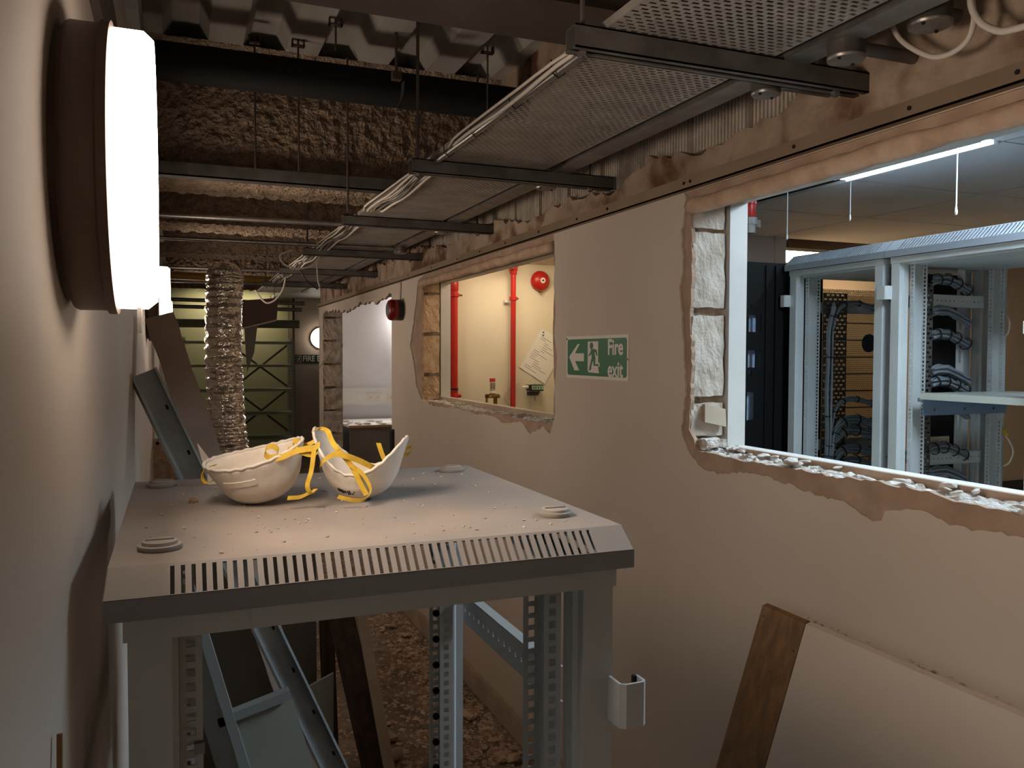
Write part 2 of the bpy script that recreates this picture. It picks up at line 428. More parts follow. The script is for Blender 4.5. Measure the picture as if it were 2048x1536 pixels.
# far doorway
dr_skim = [(5.405, .0), (5.405, 2.03)] + rag([(5.42, 2.03), (5.9, 1.995), (6.4, 2.02), (7.0, 1.985), (7.6, 2.02), (8.17, 2.03)], .06, .018, 9, False) + rag([(8.18, 2.02), (8.2, 1.6), (8.17, 1.2), (8.2, .8), (8.18, .4), (8.2, .0)], .05, .012, 10, False)
dr_core = [(5.42, 0), (5.42, 2.06), (8.22, 2.06), (8.22, 0)]
def ishole(h): return h
outer = [(YN, 0), (5.405, 0)]
def wall_loop(dr):                # the doorway cuts the wall's lower edge: go round it
    return [(YN, 0)] + [(dr[0][0], 0)] + [p for p in dr if p[1] > 0] + [(dr[-1][0], 0), (YF, 0), (YF, RAILZ+.03), (YN, RAILZ+.03)]
wr = MB().sheet(wall_loop(dr_core), [big_core, sm_core], fnx, XW+.018, XW+.13).build('wall_right', m_mortar)
struct(wr, 'cream corridor wall with rough openings broken through it')
def layer(name, mat, b): o = b.build(name, mat, wr); return o
layer('skim_coat', m_paint, MB().sheet(wall_loop(dr_skim), [big_skim, sm_skim], fnx, XW, XW+.006))
layer('undercoat', m_undercoat, MB().sheet(wall_loop(dr_skim), [big_under, sm_under], fnx, XW+.006, XW+.018))
layer('lining', m_lining, MB().sheet(wall_loop(dr_core), [big_lin, sm_lin], fnx, XW+.13, XW+.19))
layer('lining_edge', m_undercoat, MB().box(XW+.118, XW+.131, -.6, 1.95, 1.345, 1.371))
layer('lining_edge', m_woodpale, MB().box(XW+.112, XW+.131, 2.89, 4.69, 1.345, 1.378))
# blocks exposed in the jambs
rnd = random.Random(4)
def jamb(Y, cuts, mat, amp, dx=(.012, .118), n=7):
    for i, (z0, z1) in enumerate(cuts):
        b = rough_box((XW+dx[0], Y-.022, z0), (XW+dx[1], Y+.06, z1), n, amp, Y+i*.7+1, 22)
        b.build('block', mat, wr)
jamb(1.985, [(1.985, 2.08), (1.762, 1.972), (1.512, 1.74), (1.40, 1.492)], m_block, .0035, n=10)
jamb(4.735, [(1.99, 2.055), (1.755, 1.975), (1.515, 1.735), (1.36, 1.495)], m_blockw, .005)
z = 2.06
i = 0
while z > .05:
    h = .07 if i == 0 else .205
    rough_box((XW+.0, 8.175, z-h), (XW+.187, 8.26, z), 6, .010, i+20, 14).build('block', m_blockl, wr)
    z -= h+.022; i += 1
# lumpy plaster rolls under the lintels, along the opening heads
def roll(name, ya, za, yb, zb, r, mat, seed):
    b = MB(); n = 60; pts = []; rr = []
    for k in range(n+1):
        t = k/n; p = Vector((XW+.006, ya+(yb-ya)*t, za+(zb-za)*t)); q = noise.noise(Vector((p.y*9+seed, seed, 0)))
        pts.append(p+Vector((q*.004, 0, q*.006))); rr.append(r*(1+.35*noise.noise(Vector((p.y*5, seed*2, 1)))))
    b.tube(pts, rr, 12); o = b.build(name, mat, wr, smooth=True)
    for v in o.data.vertices:
        q = noise.noise_vector(v.co*30)*.003; v.co += q
    return o
roll('plaster_roll', 1.97, 2.040, .2, 2.044, .022, m_roll, 1.)
roll('plaster_roll', 4.70, 2.040, 2.87, 2.040, .021, m_roll, 2.)
# rubble bedded on the sills (broken top of the wall)
def sill(name, y0, y1, zb, amp, mat, seed):
    b = MB(); nx, ny = 14, int((y1-y0)/.012); o = 0
    for j in range(ny+1):
        for i in range(nx+1):
            X = XW+.004+(.122-.004)*i/nx; Y = y0+(y1-y0)*j/ny
            h = zb + amp*(noise.noise(Vector((X*26, Y*26, seed)))*.8 + noise.noise(Vector((X*70, Y*70, seed)))*.6 + .3)
            if i == 0: h = zb-.008; X = XW+.010+.003*noise.noise(Vector((Y*30, seed, 3)))
            b.v.append((X, Y, max(h, zb-.02)))
    for j in range(ny):
        for i in range(nx):
            a = j*(nx+1)+i; b.f.append((a, a+1, a+nx+2, a+nx+1)); b.m.append(0)
    return b.build(name, mat, wr)
sill('broken_sill', .3, 1.965, 1.352, .014, m_rubble_w, 2.)
sill('broken_sill', 2.88, 4.71, 1.352, .014, m_rubble_w, 6.)
# upper wall above the rail: core, ribbed tiles and stained plaster
up = MB().box(XW+.06, XW+.13, YN, YF, RAILZ+.03, 3.0).build('wall_right_upper', m_oldplaster); struct(up, 'stained masonry above the ceiling rail')
ul = [(YN, RAILZ)] + [(8.4, RAILZ)] + rag([(8.4, 2.30), (7.2, 2.26), (6.4, 2.33), (5.6, 2.24), (4.9, 2.27), (4.2, 2.2), (3.6, 2.235), (3.1, 2.17), (2.75, 2.20), (2.4, 2.16), (2.2, 2.23), (1.9, 2.18), (1.6, 2.21), (1.3, 2.33), (1.05, 2.34), (.6, 2.45), (YN, 2.5)], .035, .012, 31, False)
MB().sheet(ul, [], fnx, XW+.012, XW+.06).build('undercoat', m_oldplaster, up)
tiles_me = None
yy = 1.25; k = 0
while yy < 6.4:
    if tiles_me is None:
        b = MB(); nr = 16; w = .235
        b.box(.046, .075, 0, w, 0, .30)
        for q in range(nr): b.box(.038, .047, w*(q+.15)/nr, w*(q+.7)/nr, 0, .30)
        tl = b.build('ribbed_block', m_block, up); tiles_me = tl
    else:
        tl = tiles_me.copy(); COL.objects.link(tl); tl.name = 'ribbed_block'
    tl.location = (XW-.0, yy, 2.16+.02*(k % 3)); yy += .262; k += 1
# edge rail with screws
rl = MB().box(XW-.022, XW+.012, YN, 8.44, RAILZ, RAILZ+.004).box(XW-.022, XW-.019, YN, 8.44, RAILZ, RAILZ+.034).build('trim_3', m_rail)
struct(rl, 'brown metal ceiling edge rail along the right wall')
for y in (.98, 1.2, 1.52, 1.93, 1.96, 2.4, 2.62, 2.95, 3.3, 3.62, 3.95, 4.4, 4.9, 5.4):
    MB().lathe([(.0045, 0), (.0045, .002)], (XW-.0225, y, RAILZ+.018), (-1, 0, 0), 8).build('screw', m_void, rl)
sb = MB().box(XW-.016, XW, 2.0, 5.38, 0, .095).box(XW-.010, XW, 2.0, 5.38, .095, .105).build('baseboard_right', m_woodpale); struct(sb)

# ---- steel beams and services under the deck
def beam(Y, zb, dp, label, mface, munder, steel=False):
    t_ = thing('steel_beam', label, 'beam', (0, 0, 0), 0, None)
    x0, x1 = XL, XW+.06
    def grid(nm, nx, nz, fn, mat):
        b = MB()
        for j in range(nz+1):
            for i in range(nx+1): b.v.append(fn(x0+(x1-x0)*i/nx, j/nz))
        for j in range(nz):
            for i in range(nx):
                a = j*(nx+1)+i; b.f.append((a, a+1, a+nx+2, a+nx+1)); b.m.append(0)
        return b.build(nm, mat, t_)
    def web(X, t):
        Z = zb+(DECK-zb)*t; p = Vector((X*30, Y*3, Z*30)); return (X, Y+.010*noise.noise(p)+.007*noise.noise(p*2.3), Z)
    def und(X, t):
        yy = Y+dp*t; p = Vector((X*26, yy*26, 3)); z = zb+.013*noise.noise(p)+.010*noise.noise(p*2.2)
        if t > .99: yy += .03*noise.noise(Vector((X*18, Y, 0)))
        return (X, yy, z + (.03 if t > .99 else 0))
    grid('coated_web', 150, 34, web, mface)
    grid('coated_soffit', 150, 40, und, munder)
    MB().box(x0, x1, Y+.03, Y+dp-.03, zb+.03, DECK).build('core', m_sprayd, t_)
    if steel:
        MB().box(x0, x1, Y-.045, Y+.02, zb-.012, zb-.006).box(x0, x1, Y-.045, Y-.039, zb-.012, zb+.042).build('edge_angle', m_galvd, t_)
    h = MB(); n = 150
    for i in range(n+1):
        X = x0+(x1-x0)*i/n; q = noise.noise(Vector((X*22, Y, 7)))*.012
        h.v += [(X, Y-.10+q, DECK-.001), (X, Y-.075+q, DECK-.03+q*.5), (X, Y+.02, DECK-.06+q)]
    for i in range(n):
        for k in range(2): h.f.append((3*i+k, 3*i+3+k, 3*i+4+k, 3*i+1+k)); h.m.append(0)
    h.build('haunch', munder, t_)
    return t_
tb = thing('steel_beam', 'dark bare steel beam crossing the top of the view', 'beam')
MB().box(XL, XW+.06, 1.58, 1.755, 2.345, 2.362).build('bottom_flange', m_steeldark, tb)
MB().box(XL, XW+.06, 1.66, 1.675, 2.362, DECK).build('web', m_steeldark, tb)
MB().box(XL, XW+.06, 1.58, 1.755, DECK-.017, DECK).build('top_flange', m_steeldark, tb)
beam(3.67, 2.358, .42, 'deep spray-coated beam with grey edge angle behind the black pipe', m_sprayd, m_spray, True)
beam(5.0, 2.36, .38, 'second spray-coated beam crossing above the nearest conduits', m_sprayd, m_spray)
beam(6.5, 2.36, .34, 'third spray-coated beam crossing above the foil duct', m_sprayd, m_spray)
beam(8.0, 2.37, .3, 'fourth spray-coated beam behind the top of the foil duct', m_sprayd, m_sprayd)
beam(10.0, 2.38, .3, 'farthest spray-coated beam before the shelving', m_sprayd, m_sprayd)
pp = tag(MB().tube([(XL, 3.3, 2.69), (XW+.06, 3.3, 2.69)], .07, 24).build('black_pipe', m_black, smooth=40), 'thick black pipe running under the deck across the corridor', 'pipe')
# pipe clip hanging open on its rod
pc = thing('pipe_clip', 'grey curved pipe clip hanging on a rod at the black pipe', 'pipe clip')
a = ay(792, 55, 3.2); bq = ay(793, 150, 3.2)
MB().tube([(a.x, 3.2, DECK), (bq.x, 3.2, bq.z)], .006, 8).build('rod', m_steeldark, pc)
MB().box(bq.x-.018, bq.x+.018, 3.185, 3.215, bq.z-.02, bq.z+.01).build('clamp', m_steeldark, pc)
c2 = [ay(u, v, 3.18) for u, v in ((806, 165), (806, 180), (803, 198), (797, 212), (792, 219))]
MB().ribbon(smooth_path(c2), (0, 1, 0), .035, .005).build('strap', m_galvd, pc)
# threaded hanger rods seen against the beams
for (u, Y, z0, lab) in ((510, 3.45, 2.36, 'leftmost thin hanger rod in front of the deep beam'), (597, 3.42, 2.36, 'thin hanger rod right of the leftmost one at the deep beam'), (975, 3.2, 2.5, 'hanger rod from a deck bracket behind the tray cables'), (672, 3.15, 2.76, 'short rod ending above the black pipe')):
    p = ay(u, 200, Y)
    r = thing('hanger_rod', lab, 'rod', (p.x, Y, z0))
    MB().tube([(0, 0, 0), (0, 0, DECK-z0)], .004, 6).build('rod', m_steeldark, r)
    MB().box(-.025, .025, -.012, .012, DECK-z0-.03, DECK-z0-.024).box(-.025, -.02, -.012, .012, DECK-z0-.03, DECK-z0).box(.02, .025, -.012, .012, DECK-z0-.03, DECK-z0).build('deck_bracket', m_steeldark, r)

# ================================================================== CABLE TRAY, BRACKETS
BY = [1.335, 2.43, 3.53, 4.70, 5.85, 7.0]
words = ['nearest', 'second', 'third', 'fourth', 'fifth', 'sixth']
for i, y in enumerate(BY):
    t = thing('tray_bracket', words[i]+' grey channel bracket from the camera carrying the cable tray', 'bracket', (0, y, 2.175), 0, 'cable tray brackets')
    b = MB(); xa, xb = .662, XW+.02
    b.box(xa, xb, 0, .003, 0, .041).box(xa, xb, .038, .041, 0, .041).box(xa, xb, 0, .014, 0, .003).box(xa, xb, .027, .041, 0, .003).box(xa, xb, 0, .041, .038, .041)
    b.build('channel', m_galvd, t)
    for xr in (.685, 1.27):
        MB().tube([(xr, .02, -.012), (xr, .02, DECK-2.175)], .005, 6).build('threaded_rod', m_steeldark, t)
        MB().lathe([(.010, 0), (.010, .008)], (xr, .02, -.009), (0, 0, 1), 6).build('nut', m_galv, t)
TX0, TX1, TZ = .725, 1.10, 2.218
tr = thing('cable_tray', 'long perforated metal cable tray slung beneath the deck', 'cable tray', (0, 0, 0))
segs = [(.35, 1.95), (1.95, 3.53), (3.53, 5.85)]
for (y0, y1) in segs:
    b = MB(); b.perf((TX0, y0, TZ), (1, 0, 0), (0, 1, 0), TX1-TX0, y1-y0, 17, int((y1-y0)/.0132), .0148, .0072, stag=True)
    b.build('perforated_base', m_tray, tr, solid=.0012)
MB().box(TX0, TX1, 5.85, 8.3, TZ, TZ+.0012).build('far_base', m_tray, tr)
for X in (TX0, TX1): MB().box(X-.001, X+.001, .35, 8.3, TZ, TZ+.014).build('side_flange', m_tray, tr)
tk = thing('metal_trunking', 'galvanised trunking running alongside the cable tray by the wall', 'trunking')
MB().box(1.125, 1.18, .35, 8.2, 2.218, 2.272).build('body', m_galvd, tk)
MB().box(1.121, 1.184, .35, 8.2, 2.213, 2.218).build('lid', m_galv, tk)
# cables on the tray's left edge
rc = random.Random(12)
cb = thing('tray_cables', 'thin pale cables sagging along the left side of the tray', 'cables')
mm = [m_cablew, m_cablew, m_galv, m_cablew, m_cabley, m_galvd]
for k in range(9):
    pts = []; off = .012*k
    yst = 1.36 if k < 2 else 2.46
    for j in range(int((7.2-yst)/.16)):
        y = yst+j*.16; sag = .018*sin((y-1.335)/1.09*pi*2-1.2)*(k % 3)
        nb = min(abs(y+.02-q) for q in BY)
        pts.append((TX0-.022+off*.75+.012*noise.noise(Vector((y*1.4, k*3, 0))) + (.03 if nb < .12 else 0), y, TZ-.006-.004*(k % 4)-abs(sag)*.6 if nb > .10 else TZ+.004))
    MB().tube(smooth_path(pts, 2), .0038+.001*(k % 2), 6).build('cable', mm[k % 6], cb, smooth=True)
cc = thing('edge_conduit', 'slim metal conduit clipped along the left tray edge', 'conduit')
MB().tube([(TX0+.004, 1.37, TZ-.012), (TX0+.004, 2.41, TZ-.012)], .009, 10).build('tube', m_galv, cc, smooth=40)
for y in (1.55, 1.78, 2.05, 2.28):
    MB().ribbon([(TX0-.012, y, TZ+.01), (TX0-.010, y, TZ-.015), (TX0+.004, y, TZ-.025), (TX0+.018, y, TZ-.015), (TX0+.02, y, TZ-.002)], (0, 1, 0), .004, .002).build('cable_tie', m_tie, cc)
# round junction boxes and conduits
def jbox(u, v, zf, r, lab, to_wall=None, to_left=None):
    p = az(u, v, zf)
    t = thing('junction_box', lab, 'junction box', (p.x, p.y, zf), 0, 'round conduit boxes beside the tray')
    MB().lathe([(r*.97, .052), (r, .048), (r, .004), (r*1.02, .003)], (0, 0, 0), (0, 0, 1), 28).build('body', m_galvd, t, smooth=40)
    MB().lathe([(r*1.03, .003), (r*1.03, 0), (r*.98, -.003)], (0, 0, 0), (0, 0, 1), 28).build('lid', m_galv, t, smooth=40)
    for sg in (-1, 1): MB().lathe([(.0035, -.0031), (.003, -.006)], (sg*r*.72, sg*r*.25, 0), (0, 0, 1), 8).build('screw', m_void, t)
    if to_wall: MB().tube([(r*.9, 0, .025), (to_wall-p.x, .0, .025)], .0125, 12).build('conduit_stub', m_galvd, t, smooth=40)
    return p
jbox(1692, 118, 2.185, .034, 'round metal box with stub pipe in front of the nearest bracket', 1.36)
jbox(1860, 50, 2.21, .036, 'largest round metal box at the top right corner', 1.30)
jbox(1532, 188, 2.185, .030, 'round metal box just behind the nearest bracket', 1.36)
jbox(1092, 376, 2.185, .034, 'small round white-lidded box under the second bracket', None)
jbox(880, 466, 2.185, .034, 'small round white-lidded box under the third bracket', None)
def conduit(u0, v0, u1, v1, z, lab, bx=True):
    q = az(u1, v1, z); t = thing('ceiling_conduit', lab, 'conduit', (0, 0, 0), 0, 'conduits crossing the corridor')
    MB().tube([(XL+.01, q.y+.05, z), (q.x, q.y, z)], .0105, 10).build('tube', m_galv, t, smooth=40)
    if bx:
        MB().lathe([(.034, .026), (.035, -.02)], (q.x+.03, q.y, z), (0, 0, 1), 24).build('box_body', m_galvd, t, smooth=40)
        MB().lathe([(.036, -.02), (.036, -.025), (.03, -.027)], (q.x+.03, q.y, z), (0, 0, 1), 24).build('box_lid', m_galv, t, smooth=40)
    return t
conduit(400, 435, 690, 449, 2.215, 'nearest horizontal conduit crossing to the third bracket', False)
conduit(400, 483, 790, 497, 2.205, 'horizontal conduit with round box near the fourth bracket')
conduit(400, 548, 742, 549, 2.20, 'horizontal conduit passing just above the foil duct')
conduit(360, 582, 660, 572, 2.22, 'farther conduit behind the foil duct', True)
tag(MB().tube([(XL, 7.4, 2.27), (.98, 7.4, 2.25)], .033, 16).build('yellow_pipe', m_yelpipe, smooth=40), 'yellow pipe running behind the top of the foil duct', 'pipe')
for z_, y_, lab in ((2.18, 9.2, 'upper thin pipe behind the foil duct'), (2.12, 9.4, 'lower thin pipe behind the foil duct')):
    tag(MB().tube([(XL, y_, z_), (1.3, y_, z_-.01)], .02, 10).build('thin_pipe', m_galvd, smooth=40), lab, 'pipe')
# looping cables
def cable(name, pix, r, mat, lab, Y=None, X=None, Z=None):
    pts = [(ay(u, v, Y) if Y else ax(u, v, X) if X else az(u, v, Z)) for u, v in pix]
    return tag(MB().tube(smooth_path(pts, 6), r, 8).build(name, mat, smooth=True), lab, 'cable')
cable('wall_cable', [(1785, 52), (1800, 78), (1830, 100), (1868, 114), (1905, 105), (1935, 80), (1948, 40), (1942, -10)], .005, m_cablew, 'thick cream cable looping below the large round box', X=1.27)
cable('wall_cable', [(1940, -15), (1945, 20), (1965, 48), (1998, 62), (2030, 58), (2075, 45)], .006, m_cablew, 'thick cream cable leaving the picture at the top right corner', X=1.26)
cable('hanging_cable', [(585, 500), (560, 510), (567, 527), (585, 535), (600, 537), (625, 530), (640, 512)], .005, m_cablew, 'pale cable drooping in a loop from the fourth bracket', Y=4.8)
cable('hanging_cable', [(638, 512), (634, 530), (636, 560), (640, 575)], .004, m_cablew, 'pale cable hanging straight down from the tray', Y=5.0)
cable('hanging_cable', [(600, 540), (612, 560), (630, 575), (636, 578)], .004, m_tie, 'dark cable slanting between the tray brackets', Y=5.2)
cable('hanging_cable', [(571, 556), (565, 580), (550, 600), (535, 606), (525, 600), (517, 590), (510, 580)], .006, m_cablew, 'pale cable sagging in front of the brown hanging board', Y=6.0)
cable('hanging_cable', [(654, 580), (655, 610), (648, 635), (660, 665), (668, 690), (655, 715), (636, 738)], .004, m_woodpale, 'thin stripped wire curling down the far doorway jamb', Y=8.05)
cable('alarm_cable', [(801, 556), (801, 575), (800, 600)], .006, m_paint, 'painted cable rising from the alarm sounder to the rail', X=XW-.006)

# ================================================================== WALL LAMPS (round bulkheads)
def bulkhead(name, loc, axis, R, lab, diff, grp='round bulkhead lamps on the left wall', n=64, base=m_lampbase, rim=None):
    """axis: direction away from the wall; wall contact at loc"""
    t = thing(name, lab, 'lamp', loc, 0, grp)
    MB().lathe([(R*.93, 0), (R*.93, .006), (R*.985, .007), (R, .011), (R, .036), (R*1.025, .038), (R*1.025, .046), (R*.985, .047)], (0, 0, 0), axis, n).build('base', base, t, smooth=35)
    MB().lathe([(R*.985, .044), (R*.985, .074), (R*.93, .083)], (0, 0, 0), axis, n, close=False).build('diffuser_rim', rim or m_rim, t, smooth=35)
    MB().lathe([(R*.93, .083), (R*.5, .0835), (0, .084)], (0, 0, 0), axis, n).build('diffuser', diff, t, smooth=35)
    return t
Rl = .140
LZ = 1.813
for k, (y, w) in enumerate(((.938, 'nearest'), (3.36, 'second'), (5.5, 'third'), (7.8, 'farthest'))):
    L = bulkhead('wall_lamp', (XL, y, LZ), (1, 0, 0), Rl, w+' glowing round bulkhead lamp on the left wall', m_diff, n=64 if k == 0 else 36)
    if k == 0:
        bulkhead('wall_lamp', (XL, y-2.65, LZ), (1, 0, 0), Rl, 'unseen round bulkhead lamp added on the left wall behind the viewpoint', m_diff, n=32)  # unseen lamp added to brighten the front of the near rack
        for dy in (-.012, .012):
            MB().box(.064, .068, dy-.004, dy+.004, -Rl-.022, -Rl+.01).build('clip', m_galv, L)
bulkhead('wall_lamp', (2.16, YEND, 1.875), (0, -1, 0), .165, 'round glowing lamp on the end wall above the dark sign', m_difffar, None)

# ================================================================== SERVER RACKS
def build_rack(t, H, cap_mat, knobs=True, hinges=(1, 1), slots=48, Wd=.6, D=.66, hw=.0042, cap=(.048, .026, .026)):
    zc0, zl, zt = H-cap[0], H-cap[1], H
    # cap: top plate, slanted front with slots, slanted sides and back, lip
    b = MB(); fi, si = cap[2], .003          # inset of the top behind front, inside sides
    A = [(0, 0, zc0), (Wd, 0, zc0), (Wd, D, zc0), (0, D, zc0)]
    B = [(0, 0, zl), (Wd, 0, zl), (Wd, D, zl), (0, D, zl)]
    C = [(si, fi, zt), (Wd-si, fi, zt), (Wd-si, D-fi, zt), (si, D-fi, zt)]
    b.add(A+B+C, [(0,1,5,4), (1,2,6,5), (2,3,7,6), (3,0,4,7), (5,6,10,9), (6,7,11,10), (7,4,8,11), (8,9,10,11)])
    def sl(x, s):      # point on the slanted front: x across, s 0 lip .. 1 top
        xl, xr = si*s, Wd-si*s
        return (min(max(x, xl), xr), fi*s, zl+(zt-zl)*s)
    x0, x1 = .058, Wd-.048; p = (x1-x0)/slots; s0, s1 = .02, .92
    def q(xa, xb, sa, sb): b.add([sl(xa, sa), sl(xb, sa), sl(xb, sb), sl(xa, sb)], [(0,1,2,3)])
    q(0, Wd, 0, s0); q(0, Wd, s1, 1); pos = 0
    for i in range(slots):
        c = x0+p*(i+.5); q(pos, c-hw/2, s0, s1); pos = c+hw/2
    q(pos, Wd, s0, s1)
    b.build('top_cap', cap_mat, t, solid=.0025)
    if knobs:
        for (kx, ky) in ((.050, .10), (Wd-.055, .115), (Wd-.055, D-.09), (.045, D-.09)):
            kb = MB().lathe([(.0225, 0), (.0235, .002), (.0235, .005), (.019, .0055), (.0185, .009), (.0175, .0095)], (kx, ky, zt+.0013), (0, 0, 1), 28).build('cap_knob', m_dustknob, t, smooth=40)
            MB().box(kx-.015, kx+.015, ky-.0015, ky+.0015, zt+.0105, zt+.0125).build('knob_slot', m_dustknob, kb)
    # top ring and base ring
    for nm, z0, z1 in (('top_frame', zc0-.026, zc0-.0005), ('base_frame', .0, .06)):
        MB().box(.016, Wd-.016, .014, .05, z0, z1).box(.016, Wd-.016, D-.05, D-.014, z0, z1).box(.016, .05, .05, D-.05, z0, z1).box(Wd-.05, Wd-.016, .05, D-.05, z0, z1).build(nm, m_grey, t)
    z1 = zc0-.026; z0 = .06
    # corner posts (folded profile)
    for sx in (0, 1):
        for sy in (0, 1):
            X = lambda x: (x if sx == 0 else Wd-x); Y = lambda y: (y if sy == 0 else D-y)
            b = MB()
            pr = [(.020, .016), (.062, .016), (.062, .030), (.068, .034), (.068, .060), (.040, .060), (.034, .052), (.020, .052)]
            n = len(pr); o = 0
            for z in (z0, z1):
                for (x, y) in pr: b.v.append((X(x), Y(y), z))
            for i in range(n):
                j = (i+1) % n; b.f.append((i, j, n+j, n+i)); b.m.append(0)
            b.build('post', m_grey, t)
            # mounting rail: two holed flanges and a web
            nh = int((z1-z0)/.0165); xa = .0685
            r = MB()
            ys = .068; ye = .136
            xx0, xx1 = X(xa), X(xa+.024)
            for yy_ in (ys, ye):
                r.perf((min(xx0, xx1), Y(yy_), z0), (1, 0, 0), (0, 0, 1), .024, z1-z0, 1, nh, .0095, .0095)
            r.add([(X(xa), Y(ys), z0), (X(xa), Y(ye), z0), (X(xa), Y(ye), z1), (X(xa), Y(ys), z1)], [(0,1,2,3)])
            r.build('mounting_rail', m_grey, t, solid=.0018)
    # side members with round holes
    for sx in (0, 1):
        for zz in ((H-.27, H-.94) if H > 1.6 else (H-.27, .12)):
            X = .048 if sx == 0 else Wd-.048
            b = MB(); n = 16; ya, yb = .138, D-.138
            b.perf((X, ya, zz), (0, 1, 0), (0, 0, 1), yb-ya, .05, n, 1, .006, .006)
            sgn = 1 if sx == 0 else -1
            b.add([(X, ya, zz), (X, yb, zz), (X-sgn*.018, yb, zz), (X-sgn*.018, ya, zz)], [(0,1,2,3)])
            b.add([(X, ya, zz+.05), (X, yb, zz+.05), (X-sgn*.018, yb, zz+.05), (X-sgn*.018, ya, zz+.05)], [(0,1,2,3)])
            b.build('side_member', m_grey, t, solid=.0018)
            MB().tube([(X+sgn*.012, .10, zz+.028), (X+sgn*.012, .112, zz+.026)], .005, 8).build('bolt', m_galv, t)
    # hinge clips on the front posts
    for sx, on in zip((0, 1), hinges):
        if not on: continue
        X = lambda x: (x if sx == 0 else Wd-x)
        b = MB(); zz = H-.245
        pl = [(.024, .016), (.024, -.012), (.018, -.016), (.006, -.016), (-.006, -.016), (-.010, -.012), (-.010, .006), (-.004, .006)]
        b.ribbon([(X(x), y, zz+.028) for x, y in pl], (0, 0, 1), .056, .0035)
        h = b.build('hinge', m_grey, t)
        MB().tube([(X(-.006), .006, zz), (X(-.006), .006, zz+.056)], .0035, 8).build('hinge_pin', m_void, h)
rk = thing('server_rack', 'dusty open light grey rack frame in front, vented cap carrying two masks', 'rack', (-.069, .90, 0), 0, 'grey open rack frames')
build_rack(rk, 1.41, m_cap, True, (0, 1))
# cage nuts left in the near rack
for k in range(9):
    MB().box(.083, .094, .060, .0665, .62+k*.071, .632+k*.071).build('cage_nut', m_galv, rk)
for k in range(22):
    MB().lathe([(.0065, 0), (.0065, .006), (.0025, .006)], (.5195, .66-.068-.001, .10+k*.0495), (0, -1, 0), 8).build('cage_nut', m_void, rk)
# crumbs on the cap
rcr = random.Random(3); crumbs = MB()
for i in range(260):
    x = rcr.uniform(-.04, .50); y = rcr.uniform(.95, 1.47); r = rcr.choice((.0008, .001, .0012, .002))
    c = chunk(r, i % 9, .7); crumbs.add([(v[0]+x, v[1]+y, v[2]+1.4113+r*.4) for v in c.v], c.f)
stuff(crumbs.build('dust_crumbs', m_rubble_w), 'fine pale crumbs of plaster scattered over the dusty rack cap', 'crumbs')
g0 = az(386, 1003, 1.4125)
gr_ = MB()
for i in range(7):
    c = chunk(.0032, i+40, .8); gr_.add([(v[0]+g0.x+rcr.uniform(-.006, .006), v[1]+g0.y+rcr.uniform(-.004, .004), v[2]+1.4135+(.003 if i > 4 else 0)) for v in c.v], c.f)
tag(gr_.build('brick_crumb', m_rubble), 'small clump of brown crumbs left of the masks on the rack cap', 'debris')
pw = az(318, 972, 1.414)
tag(MB().add([tuple(Vector(v)+Vector((pw.x, pw.y, 1.4145))) for v in chunk(.006, 5, .7).v], chunk(.006, 5, .7).f).build('plaster_crumb', m_rubble_w), 'white plaster crumb beside the far left cap knob', 'debris')

# ================================================================== DUST MASKS
def mask(name, lab, pos, rz, tilt, roll_, Lx, Wy, depth, rim, amp, strip=None, skew=0.):
    t = thing(name, lab, 'mask', pos, rz, 'cup dust masks on the rack')
    nt, nr = 56, 18; b = MB(); R3 = Matrix.Rotation(tilt, 4, 'Y') @ Matrix.Rotation(roll_, 4, 'X')
    def P(th, s, off=0.):
        # s 0 bottom centre .. 1 rim ; superellipsoid cup
        h = rim + amp*cos(2*th) + skew*cos(th)
        ph = s*pi/2
        rad = sin(ph)**.92; zz = -cos(ph)
        flare = 1+.10*max(0, s-.8)/.2
        rx = (Lx/2+off)*rad*flare; ry = (Wy/2+off)*rad*flare
        z_ = (zz+1)
        return Vector((rx*cos(th), ry*sin(th), (z_**1.15)*(depth+h) + (-off if s < .5 else -off*.5)))
    pts = []
    for j in range(nr+1):
        for i in range(nt): pts.append(P(2*pi*i/nt, max(j/nr, .001)))
    pts = [R3 @ p for p in pts]; mz = min(p.z for p in pts)
    sh = Vector((0, 0, -mz+.0012))
    b.v = [tuple(p+sh) for p in pts]
    for j in range(nr):
        for i in range(nt):
            i2 = (i+1) % nt; b.f.append((j*nt+i, j*nt+i2, (j+1)*nt+i2, (j+1)*nt+i)); b.m.append(0)
    b.f.append(tuple(range(nt))[::-1]); b.m.append(0)
    o = b.build('cup', m_mask, t, smooth=True, solid=.0022)
    # rolled edge
    ring = [R3 @ P(2*pi*i/nt, 1.0) + sh for i in range(nt+1)]
    MB().tube([p + Vector((0, 0, .001*sin(9*k))) for k, p in enumerate(ring)], .0024, 6, False).build('rim', m_mask, t, smooth=True)
    if strip:
        th0, th1, s_ = strip
        pl = [R3 @ P(th0+(th1-th0)*k/10, s_, .0018) + sh for k in range(11)]
        MB().ribbon(pl, (R3 @ P((th0+th1)/2, s_+.05) - R3 @ P((th0+th1)/2, s_-.05)).normalized(), .009, .0022).build('nose_strip', m_mask, t)
    return t, (lambda th, s, off=.002: R3 @ P(th, s, off) + sh)
CT = 1.4113
p1 = az(534, 1004, CT)
mk1, f1 = mask('dust_mask', 'white cup dust mask on the left with looped yellow strap and embossed strip', (p1.x, p1.y, CT), -YAW+radians(6), radians(-13), radians(7), .130, .116, .052, .018, .004, (radians(-130), radians(-85), .80))
p2 = az(722, 996, CT)
mk2, f2 = mask('dust_mask', 'white cup dust mask on the right with tangled yellow straps and black print', (p2.x, p2.y, CT), -YAW+radians(-4), radians(0), radians(0), .128, .108, .034, .036, .028, None, -.006)
bpy.context.view_layer.update()
